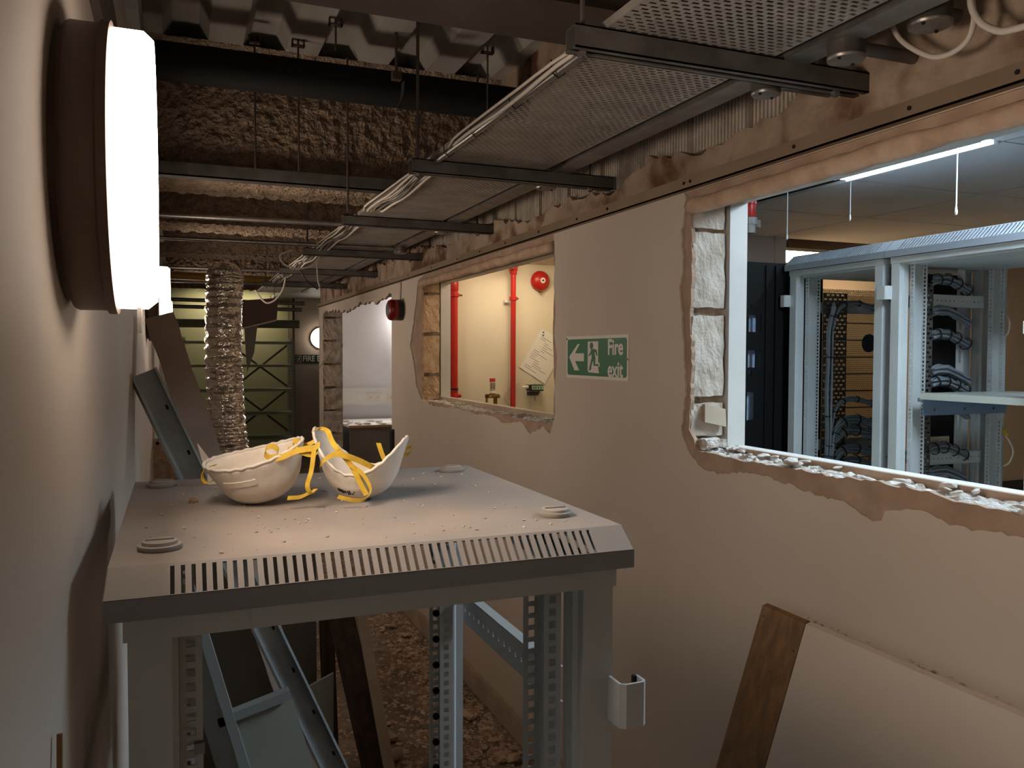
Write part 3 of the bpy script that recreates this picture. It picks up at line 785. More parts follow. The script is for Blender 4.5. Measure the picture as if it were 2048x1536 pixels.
def strap(tn, pix, Y, w=.0062, wv=None, nm='strap', n=5):
    inv = tn.matrix_world.inverted()
    pts = [inv @ (ay(u, v, Y if not isinstance(Y, (list, tuple)) else Y[i])) for i, (u, v) in enumerate(pix)]
    pts = smooth_path(pts, n)
    if wv is None: wv = (.25, .2, 1)
    return MB().ribbon(pts, wv, w, .0009).build(nm, m_strap, tn)
ya = p1.y-.062
strap(mk1, [(432, 930), (418, 934), (407, 944), (405, 957), (412, 966), (424, 962), (432, 950), (437, 938)], ya+.05, .006, (.3, 1, .2))
strap(mk1, [(533, 896), (530, 908), (540, 915), (552, 912), (556, 900), (545, 892), (534, 895)], ya+.02, .008, (.2, .3, 1))
strap(mk1, [(552, 917), (570, 912), (590, 903), (612, 898), (628, 896), (640, 888)], [ya-.004]*6, .009, (0, .3, 1))
strap(mk1, [(575, 900), (588, 892), (586, 882), (600, 884), (612, 890), (630, 882)], ya+.05, .007, (0, .4, 1))
strap(mk1, [(590, 898), (610, 906), (625, 908), (636, 900), (632, 890)], ya-.002, .009, (0, .3, 1))
yb = p2.y-.058
strap(mk2, [(627, 862), (640, 856), (655, 862), (662, 878), (672, 895), (690, 915), (705, 935), (720, 965), (733, 990)], [yb+.05, yb+.05, yb+.04, yb+.02, yb+.0, yb-.004, yb-.006, yb-.01, yb-.015], .0085, (1, -.3, .5))
strap(mk2, [(640, 930), (655, 915), (675, 908), (692, 912), (715, 920), (740, 932), (752, 938)], [yb+.0, yb-.004, yb-.006, yb-.008, yb-.006, yb-.002, yb+.006], .0085, (.2, .1, 1))
strap(mk2, [(628, 900), (626, 920), (622, 945), (615, 970), (620, 985), (632, 978)], yb-.01, .0075, (1, -.3, .1))
strap(mk2, [(575, 996), (600, 994), (618, 986), (630, 982)], yb-.0, .006, (.2, .3, 1))
strap(mk2, [(700, 930), (722, 945), (738, 968), (741, 985), (730, 998), (712, 1001), (690, 997), (676, 993)], [yb-.006, yb-.01, yb-.014, yb-.016, yb-.02, yb-.022, yb-.022, yb-.02], .006, (.6, .2, 1))
strap(mk2, [(757, 886), (762, 902), (769, 920)], yb+.06, .0085, (1, -.4, .0))
strap(mk2, [(822, 893), (812, 898), (806, 905), (814, 909), (821, 903), (823, 894)], yb+.055, .006, (.3, .2, 1))
# print on the lower front of the right mask
for i, (th, s, w_, h_) in enumerate(((-112, .60, .0070, .0055), (-107, .59, .0028, .0070), (-102.5, .60, .0030, .0040), (-98, .585, .0016, .0085), (-95, .60, .0016, .0085), (-91, .56, .003, .002), (-88, .62, .002, .002))):
    c = f2(radians(th), s, .0022); c2_ = f2(radians(th+4), s, .0022); c3_ = f2(radians(th), s+.03, .0022)
    d1 = (c2_-c).normalized(); d2 = (c3_-c).normalized()
    MB().add([c-d1*w_/2-d2*h_/2, c+d1*w_/2-d2*h_/2, c+d1*w_/2+d2*h_/2, c-d1*w_/2+d2*h_/2], [(0, 1, 2, 3)]).build('print_mark', m_print, mk2, solid=.0006)

# ================================================================== SIGNS AND ALARM ON THE RIGHT WALL
def sign_matrix(Y0, zc, X):      # local x -> -Y (reads left to right from the corridor), local y -> Z, local z -> -X
    return Matrix(((0, 0, -1, X), (-1, 0, 0, Y0), (0, 1, 0, zc), (0, 0, 0, 1)))
sA = ax(1134, 715, XW); sB = ax(1258, 713, XW); scY = (sA.y+sB.y)/2; scZ = 1.619
sg = thing('fire_exit_sign', 'green Fire exit sign with arrow and running man on the cream wall', 'sign', (XW, scY, scZ))
T = Matrix(((0, 0, -1, 0), (-1, 0, 0, 0), (0, 1, 0, 0), (0, 0, 0, 1)))
sw, sh_ = sA.y-sB.y, .149
def rr(w, h, r, n=5):
    out = []
    for cx, cy, a0 in ((w/2-r, h/2-r, 0), (-w/2+r, h/2-r, 90), (-w/2+r, -h/2+r, 180), (w/2-r, -h/2+r, 270)):
        for k in range(n+1): t_ = radians(a0+90*k/n); out.append((cx+r*cos(t_), cy+r*sin(t_)))
    return out
fs = lambda a, b, t: T @ Vector((a, b, t))
MB().sheet(rr(sw, sh_, .002), [], fs, .0003, .002).build('backing', m_signw, sg)
MB().sheet(rr(sw*.955, sh_*.86, .010), [], fs, .002, .0026).build('green_field', m_green, sg)
def S2(name, pts, mat, t0=.0026, t1=.0031, par=sg, f=fs): return MB().sheet(pts, [], f, t0, t1).build(name, mat, par)
# crop coords of the sign (1305..1740, 755..1050) -> local metres
def c2l(x, y): return ((x-1522)/435*sw, -(y-(900+(x-1522)*-.0))/292*sh_*.98)
S2('arrow', [c2l(*p) for p in ((1328, 898), (1394, 806), (1410, 806), (1374, 872), (1442, 872), (1442, 928), (1374, 928), (1408, 994), (1370, 994))], m_signw)
S2('doorway', [c2l(*p) for p in ((1470, 792), (1544, 790), (1544, 935), (1554, 935), (1556, 962), (1544, 962), (1550, 1008), (1478, 1004), (1470, 990))], m_signw)
man = S2('running_man', [c2l(*p) for p in ((1476, 885), (1488, 868), (1496, 842), (1518, 842), (1534, 850), (1540, 886), (1532, 888), (1524, 862), (1518, 868), (1526, 905), (1524, 945), (1548, 945), (1548, 958), (1514, 958), (1510, 920), (1500, 950), (1494, 985), (1484, 992), (1480, 986), (1490, 940), (1500, 900), (1497, 876), (1488, 886), (1478, 892))], m_green, .0031, .0036)
hd = c2l(1497, 820)
S2('head', [(hd[0]+.0125*cos(a*pi/10), hd[1]+.0118*sin(a*pi/10)) for a in range(20)], m_green, .0031, .0036)
for word, yy_ in (('Fire', 832), ('exit', 978)):
    q_ = c2l(1658, yy_)
    text_mesh(word, .072, 'lettering', m_signw, sg, T @ Matrix.Translation((q_[0], q_[1]-.002, .0028)), .0005, .0004, sx=.92, fat=.0014)
for sx_ in (-1, 1): MB().lathe([(.004, 0), (.003, .003)], T @ Vector((sx_*sw*.488, sh_*.44 if sx_ < 0 else -.005, .002)), (-1, 0, 0), 10).build('fixing', m_galv, sg)
# alarm sounder
sd = thing('alarm_sounder', 'dark red and black alarm sounder on the wall beside the doorway', 'alarm', (XW, 5.13, 1.905))
MB().lathe([(.062, 0), (.066, .004), (.066, .035), (.060, .038)], (0, 0, 0), (-1, 0, 0), 32).build('base', m_blackp, sd, smooth=40)
MB().lathe([(.064, .036), (.066, .042), (.066, .075), (.058, .088), (.045, .093)], (0, 0, 0), (-1, 0, 0), 32).build('dome', m_reddark, sd, smooth=40)
MB().lathe([(.046, .0925), (.044, .095), (.02, .096), (.0, .096)], (0, 0, 0), (-1, 0, 0), 32).build('grille', m_blackp, sd, smooth=40)
tag(MB().box(XW-.012, XW, 5.33, 5.40, .98, 1.13).box(XW-.018, XW-.012, 5.335, 5.395, .99, 1.12).build('wall_switch', m_blackp), 'small black switch plate at the corner below the sounder', 'switch')

# ================================================================== PIPE CLOSET behind the small opening
CY = 4.85
cw = MB().box(XW+.19, 2.42, CY, CY+.10, 0, 2.9).build('wall_closet_back', m_closet); struct(cw, 'warmly lit cream back wall of the pipe closet')
struct(MB().bar((1.91, 2.93, 1.45), (2.37, CY, 1.45), (0, 0, 1), 2.9, .04).box(XW+.19, 1.91, 2.93, 2.97, 0, 2.9).build('wall_closet_side', m_closet))
struct(MB().sheet([(XW+.19, 2.97), (1.90, 2.97), (2.35, CY), (XW+.19, CY)], [], lambda a_, b_, t_: (a_, b_, t_), 2.236, 2.30).build('ceiling_closet', m_white))
struct(MB().box(XW+.19, 2.27, CY-.02, CY, 2.20, 2.236).build('trim_4', m_woodpale))
struct(MB().box(XW+.19, XW+.235, CY-.045, CY, 0, 2.236).build('trim_5', m_closet), 'pale corner boxing beside the left red pipe')
cl = thing('closet_ceiling_lamp', 'square white lamp on the closet ceiling behind the lintel', 'lamp', (1.86, 4.45, 2.236))
MB().box(-.16, .16, -.16, .16, -.02, 0).build('base', m_white, cl)
MB().box(-.15, .15, -.15, .15, -.045, -.02).build('diffuser', m_clos, cl)
def pipe_clamp(t, x, z, r, w=.045):
    MB().lathe([(r*1.12, -.012), (r*1.35, -.010), (r*1.35, .010), (r*1.12, .012)], (x, 0, z), (0, 0, 1), 16).build('clamp', m_red, t)
    MB().box(x+r, x+w, -.008, .008, z-.005, z+.005).build('clamp_lug', m_brass, t)
xa = ay(905, 600, CY-.05).x; xb = ay(1026, 600, CY-.05).x
rp = thing('red_pipe', 'thicker red fire pipe at the left of the closet', 'pipe', (0, CY-.055, 0), 0, 'red fire pipes in the closet')
MB().tube([(xa, 0, 1.38), (xa, 0, 2.23)], .031, 20).build('tube', m_red, rp, smooth=40)
MB().lathe([(.034, 0), (.036, .004), (.036, .05), (.034, .055)], (xa, 0, 2.01), (0, 0, 1), 20).build('coupling', m_red, rp, smooth=40)
MB().lathe([(.036, 0), (.036, .035), (.028, .05), (.028, .068), (.033, .069), (.033, .08), (.024, .095)], (xa, 0, 1.345), (0, 0, 1), 20).build('valve', m_red, rp, smooth=40)
MB().lathe([(.034, 0), (.034, .012)], (xa, 0, 1.41), (0, 0, 1), 20).build('valve_band', m_blackp, rp)
MB().lathe([(.012, .02), (.012, .05), (.006, .055)], (xa, 0, 1.375), (1, 0, 0), 10).build('valve_stem', m_red, rp)
pipe_clamp(rp, xa, 1.985, .030, .058)
rp = thing('red_pipe', 'slimmer red fire pipe with elbow in the middle of the closet', 'pipe', (0, CY-.055, 0), 0, 'red fire pipes in the closet')
MB().tube([(xb, 0, 0), (xb, 0, 2.165)], .0162, 20).build('tube', m_red, rp, smooth=40)
MB().lathe([(.021, 0), (.022, .003), (.022, .05)], (xb, 0, 2.125), (0, 0, 1), 20).lathe([(.0, 0), (.022, .001), (.022, .045)], (xb+.022, 0, 2.165), (-1, 0, 0), 20).build('elbow', m_red, rp, smooth=40)
MB().tube([(xb, 0, 2.165), (xb-.3, -.6, 2.165)], .0165, 16).build('branch', m_red, rp, smooth=40)
pipe_clamp(rp, xb, 1.975, .018, .032)
MB().box(xb-.045, xb-.018, .03, .045, 1.952, 1.968).build('clamp_plate', m_white, rp)
bl = ay(1082, 560, CY-.03)
be = thing('fire_bell', 'round red fire bell on the closet wall', 'bell', (bl.x, CY, 2.095))
MB().lathe([(.045, 0), (.05, .004), (.05, .018)], (0, 0, 0), (0, -1, 0), 24).build('base', m_blackp, be, smooth=40)
MB().lathe([(.062, .012), (.0645, .016), (.062, .028), (.052, .043), (.035, .054), (.016, .060), (.0, .0605)], (0, 0, 0), (0, -1, 0), 40).build('gong', m_red, be, smooth=True)
MB().lathe([(.0175, .0595), (.0175, .0625), (.0, .063)], (0, 0, 0), (0, -1, 0), 20).build('centre_label', m_signw, be)
MB().lathe([(.006, .0625), (.005, .067), (.0, .068)], (0, 0, 0), (0, -1, 0), 10).build('centre_screw', m_blackp, be)
MB().box(-.008, .008, -.035, -.01, -.075, -.058).build('striker_foot', m_brass, be)
# papers pinned together
pa = thing('pinned_papers', 'stack of printed white sheets pinned askew on the closet wall', 'papers', (0, CY, 0))
c_ = [ay(u, v, CY-.006) for u, v in ((1086, 660), (1133, 689), (1090, 768), (1040, 735))]
c_b = [ay(u, v, CY-.003) for u, v in ((1083, 658), (1120, 676), (1062, 752), (1039, 736))]
def quad(pts, dy, nm, mat, par, th=.0012):
    b = MB(); P_ = [(p.x, dy, p.z) for p in pts]; Q_ = [(p.x, dy-th, p.z) for p in pts]
    return b.add(P_+Q_, [(0,1,2,3), (7,6,5,4), (0,4,5,1), (1,5,6,2), (2,6,7,3), (3,7,4,0)]).build(nm, mat, par)
quad(c_b, -.001, 'sheet', m_paper, pa); quad(c_, -.004, 'sheet', m_paper, pa)
rp_ = random.Random(9)
def onp(s, t): return c_[0].lerp(c_[1], s).lerp(c_[3].lerp(c_[2], s), t)
for k in range(17):
    t_ = .14+.048*k; s0 = rp_.choice((.08, .08, .3)); s1 = s0+rp_.uniform(.15, .6)
    a0 = onp(s0, t_); a1 = onp(min(.92, s1), t_); a2 = onp(min(.92, s1), t_+.010); a3 = onp(s0, t_+.010)
    quad([a0, a1, a2, a3], -.0054, 'text_line', m_ink, pa, .0003)
for s_, t_ in ((.06, .04), (.1, .1)):
    q_ = onp(s_, t_); MB().lathe([(.005, 0), (.004, .004)], (q_.x, -.005, q_.z), (0, -1, 0), 10).build('pin', m_blackp, pa)
# pressure gauge with display
gp = ay(1070, 775, CY-.05)
gg = thing('pressure_gauge', 'black gauge with green display mounted right of the red pipe', 'gauge', (gp.x, CY-.05, gp.z))
MB().box(-.048, .05, -.02, .03, -.022, .018).build('body', m_blackp, gg)
MB().box(-.030, .047, -.022, -.0195, -.012, .012).build('display', m_lcd, gg)
for k, x_ in enumerate((-.022, -.008, .010, .028)): MB().box(x_, x_+.008, -.0226, -.0219, -.006, .006).build('digit', m_greend, gg)
MB().box(-.045, .018, -.015, .025, -.05, -.026).build('bracket', m_blackp, gg)
MB().tube([(.0, 0, -.025), (.0, 0, -.085)], .006, 10).tube([(.02, -.005, -.02), (.03, -.005, -.035)], .008, 8).build('stem', m_galv, gg)
MB().tube([(-.048, 0, .004), (-.062, 0, .004)], .010, 12).tube([(-.062, 0, .004), (-.085, 0, .004)], .006, 10).build('cable_gland', m_white, gg)
MB().tube([(0, 0, .018), (0, 0, .026)], .003, 6).build('screw', m_galv, gg)
cable('gauge_cable', [(1038, 767), (1022, 772), (1012, 785), (1012, 800), (1024, 815), (1045, 822), (1060, 812)], .0028, m_cablew, 'thin pale cable curling from the gauge behind the red pipe', Y=CY-.02)
# bottle-shaped sprinkler valve on a brass foot
bp_ = ay(985, 775, CY-.12)
bt = thing('test_bottle', 'small bottle with red cap and striped label standing on a round brass foot', 'bottle', (bp_.x, CY-.12, 1.385))
MB().lathe([(.017, 0), (.019, .003), (.019, .012), (.016, .016), (.017, .02), (.017, .07), (.0165, .075)], (0, 0, 0), (0, 0, 1), 20).build('body', m_closet, bt, smooth=40)
MB().lathe([(.0175, .075), (.0175, .094), (.016, .096)], (0, 0, 0), (0, 0, 1), 20).build('cap', m_red, bt, smooth=40)
for k in range(5):
    a_ = radians(-140+k*22); MB().box(.0176*cos(a_)-.0012, .0176*cos(a_)+.0012, .0176*sin(a_)-.0012, .0176*sin(a_)+.0012, .03, .068).build('label_stripe', m_blackp, bt)
MB().lathe([(.018, -.001), (.018, .010)], (0, 0, 0), (0, 0, 1), 20).build('collar', m_brass, bt)
bf = thing('brass_stool_fitting', 'round brown brass fitting with legs under the red-capped bottle', 'fitting', (bp_.x, CY-.12, 1.31))
MB().lathe([(.042, .0), (.046, .004), (.046, .016), (.04, .02), (.040, .06), (.046, .061), (.046, .070), (.040, .0735)], (0, 0, 0), (0, 0, 1), 24).build('flange', m_brass, bf, smooth=40) if False else MB().lathe([(.046, .052), (.047, .054), (.047, .066), (.043, .0735)], (0, 0, 0), (0, 0, 1), 24).build('flange', m_brass, bf, smooth=40)
for a_ in (30, 150, 270):
    MB().tube([(.038*cos(radians(a_)), .038*sin(radians(a_)), -1.309), (.036*cos(radians(a_)), .036*sin(radians(a_)), .053)], .0075, 8).build('leg', m_brass, bf)

# ================================================================== SERVER ROOM behind the large opening
RZ = 2.5
struct(MB().box(2.37, 6.2, 8.0, 8.1, 0, 3.0).build('wall_server_far', m_paint))
struct(MB().box(5.6, 5.7, -2.2, 8.0, 0, 3.0).build('wall_server_right', m_brownwall))
struct(MB().box(2.42, 2.45, 4.95, 8.0, 0, 3.0).build('wall_server_left', m_paint))
ce = MB().box(XW+.19, 5.6, -2.2, 8.0, RZ+.25, RZ+.30).build('ceiling_server', m_void); struct(ce)
gx = [XW+.20, 2.10, 2.96, 3.13, 4.06, 4.99, 5.6]
gy = [-2.2, -1.2, -.25, .75, 1.75, 2.40, 3.22, 4.05, 5.0, 6.0, 7.0, 8.0]
tc0 = {}
for i in range(len(gx)-1):
    for j in range(len(gy)-1):
        x0, x1, y0, y1 = gx[i], gx[i+1], gy[j], gy[j+1]
        if x1 < 2.4 and y1 > 3.3: continue
        if i == 2 and j in (5, 6): continue           # luminaire and open slot beyond it
        if i == 1 and j == 3: continue
        if i in (4, 5) and j in (8, 9): continue
        key = (round(x1-x0, 3), round(y1-y0, 3))
        if key not in tc0:
            w_, h_ = key
            tc0[key] = MB().box(.006, w_-.006, .006, h_-.006, 0, .015).build('ceiling_panel', m_tile, ce); o = tc0[key]
        else:
            o = tc0[key].copy(); COL.objects.link(o); o.name = 'ceiling_panel'
        o.location = (x0, y0, RZ)
def luminaire(name, x0, x1, y0, y1, lab, dmat, z=RZ):
    t = thing(name, lab, 'lamp', ((x0+x1)/2, (y0+y1)/2, z))
    w_, h_ = (x1-x0)/2, (y1-y0)/2
    MB().box(-w_, w_, -h_, h_, .004, .03).box(-w_, -w_+.028, -h_, h_, -.012, .004).box(w_-.028, w_, -h_, h_, -.012, .004).build('housing', m_white, t)
    if z > 2.55 or x0 > 4: MB().box(-.03, .03, -h_*.6-.03, -h_*.6+.03, .03, .25 if z < 2.63 else DECK-z if z < 2.65 else .05).box(-.03, .03, h_*.6-.03, h_*.6+.03, .03, .25 if z < 2.63 else DECK-z if z < 2.65 else .05).build('hanger', m_white, t)
    MB().box(-w_+.030, w_-.030, -h_+.01, h_-.01, -.006, .003).build('diffuser', dmat, t)
    return t
luminaire('strip_light', 2.99, 3.115, 2.41, 3.21, 'long cool white strip light on the server room ceiling', m_cool)
luminaire('strip_light', 2.12, 2.9, .80, 1.70, 'unseen cool white panel light added over the aisle beyond the broken sill', m_cool)  # added out of view to light the sill and rack posts
luminaire('panel_light', 4.5, 5.3, 5.6, 6.6, 'warm bright ceiling panel far behind the black rack', m_orange)
# pull cords hanging from the ceiling
for k, (u, v0, v1, X, lab) in enumerate(((1574, 378, 478, 2.62, 'short white pull cord left of the strip light'), (1700, 350, 440, 2.9, 'middle thin pull cord in front of the strip light'), (1912, 290, 428, 2.3, 'longest white pull cord hanging nearest the opening'))):
    p = ax(u, v1, X); t = thing('pull_cord', lab, 'cord', (p.x, p.y, p.z), 0, 'pull cords from the server room ceiling')
    MB().tube([(0, 0, .02), (0, 0, RZ-p.z)], .0022, 6).build('cord', m_white, t)
    MB().lathe([(.0, 0), (.004, .002), (.005, .012), (.002, .03)], (0, 0, -.004), (0, 0, 1), 10).build('pull', m_white, t, smooth=True)
# ceiling mounted red plug
sp = ay(1499, 445, 3.0)
sk = thing('red_power_plug', 'red and grey industrial plug hanging from the server room ceiling', 'plug', (sp.x, 3.0, sp.z))
MB().lathe([(.024, .02), (.026, .024), (.026, .075), (.030, .078), (.030, .16), (.02, .30)], (0, 0, 0), (0, 0, 1), 24).build('red_body', m_red, sk, smooth=40)
MB().lathe([(.026, -.048), (.027, -.046), (.029, -.012), (.033, -.010), (.033, .019), (.028, .022)], (0, 0, 0), (0, 0, 1), 12).build('grey_collar', m_galv, sk)
MB().box(.030, .052, -.012, .012, -.02, .012).build('latch', m_galvd, sk)
# grey racks in the row
names = ('grey rack frame beside the black cabinet, filled with curved cable bundles', 'grey rack frame with pulled-out metal tray at the right edge')
caps = []
for k, y in enumerate((3.225, 2.615)):
    t = thing('server_rack', names[k], 'rack', (2.73, y, 0), -pi/2, 'grey open rack frames')
    build_rack(t, 2.105, m_capcool, False, (1, 1), 36, Wd=(.605, .68)[k], hw=.007, cap=(.072, .046, .05))
    b = MB().perf((.07 if k == 0 else .052, .175 if k == 0 else .145, .1), (0, 1, 0), (0, 0, 1), (.15, .072)[k], 1.83, (5, 3)[k], 92, (.019, .016)[k], .009, stag=True).build('cable_manager', m_galvd, t, solid=.0015)
    MB().box(.02, (.585, .66)[k], .05, .57, 2.0, 2.01).build('roof_panel', m_grey, t)
# one more rack, only its left edge shows in frame's far right
# bits in the racks
def R2W(k, x, y, z): return Vector((2.73+y, (3.225, 2.615)[k]-x, z))
def bundle(k, pts, n, r, spread, lab, mat=m_cable, tie=True):
    t = thing('cable_bundle', lab, 'cable bundle', (0, 0, 0), 0, 'cable bundles in the grey racks')
    P_ = smooth_path([R2W(k, *p) for p in pts], 7); rnd_ = random.Random(len(lab)*7+n)
    b = MB()
    for q in range(n):
        a_ = 2*pi*q/n*2.4; rr_ = spread*sqrt((q+.5)/n); off = Vector((0, cos(a_)*rr_, sin(a_)*rr_)); of2 = Vector((rr_*cos(a_), 0, 0))
        b.tube([p + off*(1+.15*sin(i*.7+q)) + of2*.5 for i, p in enumerate(P_)], r, 6)
    c = b.build('cables', mat, t, smooth=True); c['kind'] = 'stuff'
    if tie:
        for i in range(3, len(P_)-2, 7):
            d_ = (P_[i+1]-P_[i-1]).normalized()
            MB().lathe([(spread*1.35, -.003), (spread*1.35, .003)], P_[i], d_, 14, close=False).build('cable_tie', m_tie, t, solid=.003)
    return t
hts = ((1.86, 'topmost'), (1.40, 'upper thin'), (1.30, 'second thick'), (1.25, 'third thick'), (1.16, 'fourth'), (1.10, 'fifth'), (1.03, 'lowest'))
for q, (z_, w_) in enumerate(hts):
    n_ = 8 if q < 2 else 18
    bundle(0, [(.155, .15, .9), (.15, .16, z_-.22), (.15, .17, z_-.08), (.155, .20, z_-.01), (.16, .27, z_+.02), (.165, .36, z_+.005), (.17, .45, z_-.01), (.20, .56, z_-.015)], n_, .0046, .021 if n_ > 8 else .011, w_+' dark grey cable bundle bending off in the left grey rack')
bundle(0, [(.135, .14, .2), (.135, .14, .8), (.135, .15, 1.2), (.138, .145, 1.5), (.14, .15, 1.75), (.15, .17, 1.86)], 16, .0042, .02, 'vertical trunk of dark cables climbing the left grey rack')
for q, (z_, w_) in enumerate(((1.93, 'topmost'), (1.80, 'second'), (1.70, 'third'), (1.55, 'fourth'), (1.50, 'fifth'), (1.40, 'sixth'), (1.22, 'seventh'), (1.12, 'eighth'), (1.05, 'ninth'))):
    bundle(1, [(.06, .21, z_+.012), (.056, .27, z_+.02), (.05, .33, z_+.012), (.044, .40, z_-.012), (.04, .45, z_-.03)], 12, .0045, .019, w_+' short dark cable bundle at the side of the right grey rack', tie=(q % 2 == 0))
tag(MB().box(2.93, 3.20, 2.648, 2.66, .3, 1.98).build('dark_backplate', m_blackp), 'dark plate added as background behind the cables of the right rack', 'plate')  # plate added to make the view behind the cables dark
# labels/panels between bundles in the right rack
for q, z_ in enumerate((1.245, 1.10)):
    tag(MB().box(2.96, 3.15, 2.64, 2.645, z_-.03, z_+.03).build('blank_plate', m_closet), ('upper', 'lower')[q]+' pale blank plate between the cable bundles of the right rack', 'plate')
# louvred panel strips (equipment side) and pulled-out shelf
sh = thing('rack_shelf', 'pulled-out metal tray with blue-grey side in the right rack', 'shelf', (0, 0, 0))
c0 = R2W(1, .10, .14, 1.455)
MB().box(2.78, 3.30, 2.02, 2.47, 1.452, 1.478).build('tray', m_zinc, sh)
MB().box(2.80, 3.28, 2.472, 2.476, 1.385, 1.450).build('side_plate', m_blueshelf, sh)
MB().box(2.80, 3.25, 2.478, 2.50, 1.44, 1.456).build('slide_rail', m_galv, sh)
for x_ in (2.86, 3.03, 3.2): MB().ribbon([(x_, 2.47, 1.405), (x_+.012, 2.478, 1.42), (x_+.006, 2.481, 1.44), (x_-.004, 2.48, 1.452)], (0, 0, 1), .006, .006).build('hook', m_tie, sh)
# slotted upright behind
su = thing('slotted_upright', 'vertical slotted grey upright behind the cross member in the right rack', 'upright', (3.13, 2.60, 0))
MB().perf((0, 0, .1), (1, 0, 0), (0, 0, 1), .045, 1.9, 1, 13, .016, .075).build('plate', m_grey, su, solid=.002)
# black cabinet beside the row
bc = thing('black_cabinet', 'tall black cabinet with square cut-outs beside the grey racks', 'cabinet', (2.40, 3.262, 0))
outer_ = [(0, 0), (.60, 0), (.60, 2.075), (0, 2.075)]
hl = []
def hole(u0, v0, u1, v1):
    a_ = ay(u0, v0, 3.262); b_ = ay(u1, v1, 3.262); hl.append([(a_.x-2.40, b_.z), (b_.x-2.40, b_.z), (b_.x-2.40, a_.z), (a_.x-2.40, a_.z)])
for h_ in ((1498, 630, 1512, 664), (1496, 700, 1510, 735), (1494, 784, 1508, 840), (1498, 608, 1504, 617), (1497, 742, 1503, 752), (1519, 628, 1523, 664), (1518, 700, 1522, 734)): hole(*h_)
MB().sheet(outer_, hl, lambda a_, b_, t_: (a_, t_, b_), 0, .003).build('side_panel', m_darkrack, bc)
MB().box(0, .03, .003, .55, 0, 2.075).box(.3, .6, .003, .55, 2.055, 2.075).box(.30, .345, -.012, 0, .05, 2.06).box(.245, .26, -.008, 0, .05, 2.06).build('frame', m_darkrack, bc)
MB().box(.10, .30, .05, .055, .3, 2.0).build('inner_plate', M('cold_grey_panel', '9fb0c8', .5), bc)
# tan mesh rear panel with seams, seen through the left rack
mp_ = thing('mesh_panel', 'tan perforated panel with dark horizontal seams behind the left grey rack', 'panel', (2.55, 4.25, 0))
z_ = .5; q = 0
pl = None
while z_ < 2.0:
    if pl is None: pl = MB().perf((.85, 0, 0), (1, 0, 0), (0, 0, 1), 1.25, .104, 84, 8, .007, .006, stag=True).build('slat', m_mesh, mp_, solid=.002); s_ = pl
    else: s_ = pl.copy(); COL.objects.link(s_); s_.name = 'slat'
    s_.location = (0, 0, z_); z_ += .112
MB().box(.85, 2.1, .03, .036, .0, 2.02).build('backing', m_brownbd, mp_)
MB().lathe([(.055, 0), (.055, .004)], ax(1735, 686, 3.75)-Vector((2.55, 4.25, 0))+Vector((0, -.0, 0)), (0, -1, 0), 24).build('round_hole', m_void, mp_) if False else None
pt = ay(1738, 686, 4.24)
MB().lathe([(.06, 0), (.06, .004)], (pt.x-2.55, -.012, pt.z), (0, 1, 0), 24).build('round_cutout', m_void, mp_)
# dado and boxes at the room's back wall
tag(MB().box(5.54, 5.6, .4, 3.4, 1.75, 1.83).box(5.52, 5.6, .4, 3.4, 1.83, 1.85).build('wall_trunking', m_woodpale), 'pale trunking on the brown wall behind the racks', 'trunking')
tag(MB().box(3.6, 5.2, 2.0, 2.9, 0, 1.0).build('dark_cabinet_block', m_darkrack), 'low black cabinet behind the right grey rack', 'cabinet')
cable('rack_cable', [(2012, 630), (2019, 645), (2016, 665), (2008, 675)], .004, m_cablew, 'short white cable loop behind the right grey rack', X=3.36)
cable('rack_cable', [(2008, 868), (2020, 885), (2026, 905), (2018, 925), (2006, 932)], .004, m_cablew, 'white cable loop beside the dark gap low in the right rack', X=3.36)
cable('yellow_plug_lead', [(2006, 855), (2010, 866), (2014, 872)], .008, m_strap, 'yellow plug end low behind the right rack', X=3.36)
so_ = ax(2040, 655, 2.73)
MB_ = thing('socket_box', 'small pale socket box at the right picture edge', 'socket', (2.73, 1.99, so_.z))
MB().box(.0, .03, -.03, .012, -.022, .022).build('box', m_white, MB_)
MB().lathe([(.008, 0), (.008, .003)], (0, -.005, 0), (-1, 0, 0), 12).build('socket', m_blueshelf, MB_)

# ================================================================== OFFICE beyond the far doorway
struct(MB().box(1.87, 4.2, 11.0, 11.1, 0, 3.0).build('wall_office_back', m_room3), 'white wall of the office beyond the doorway')
struct(MB().box(4.1, 4.2, 4.95, 11.0, 0, 3.0).box(XW+.19, 4.2, 4.96, 5.05, 0, 3.0).build('wall_office_right', m_room3))
struct(MB().box(XW+.0, 4.2, 5.05, 11.0, 2.7, 2.75).build('ceiling_office', m_white))
dd_ = thing('dado_trunking', 'white dado trunking running along the office wall', 'trunking', (0, 11.0, 0))
MB().box(1.95, 4.05, -.05, -.001, .945, 1.14).build('body', m_white, dd_)
MB().box(1.95, 4.05, -.062, -.05, 1.125, 1.17).box(1.95, 4.05, -.058, -.05, .94, .955).build('lids', m_white, dd_)
for k, (u, lab) in enumerate(((748, 'white double socket on the dado trunking'), (788, 'second double socket half hidden by the wall edge'))):
    p = ay(u, 794, 10.94); t = thing('double_socket', lab, 'socket', (p.x, 10.95, p.z), 0, 'sockets on the dado trunking')
    MB().box(-.085, .085, -.012, 0, -.058, .052).build('plate', m_signw, t)
    for s_ in (-1, 1):
        for dx_, dz_ in ((0, .012), (-.012, -.01), (.012, -.01)): MB().box(s_*.05+dx_-.003, s_*.05+dx_+.003, -.014, -.0119, dz_-.005, dz_+.005).build('pin_hole', m_blackp, t)
        MB().box(s_*.016-.010, s_*.016+.010, -.018, -.012, .005, .035).build('rocker', m_white, t)
dk_ = thing('desk', 'desk with wooden front edge and grey side, littered with debris', 'desk', (0, 0, 0))
dl = az(690, 848, .76).x
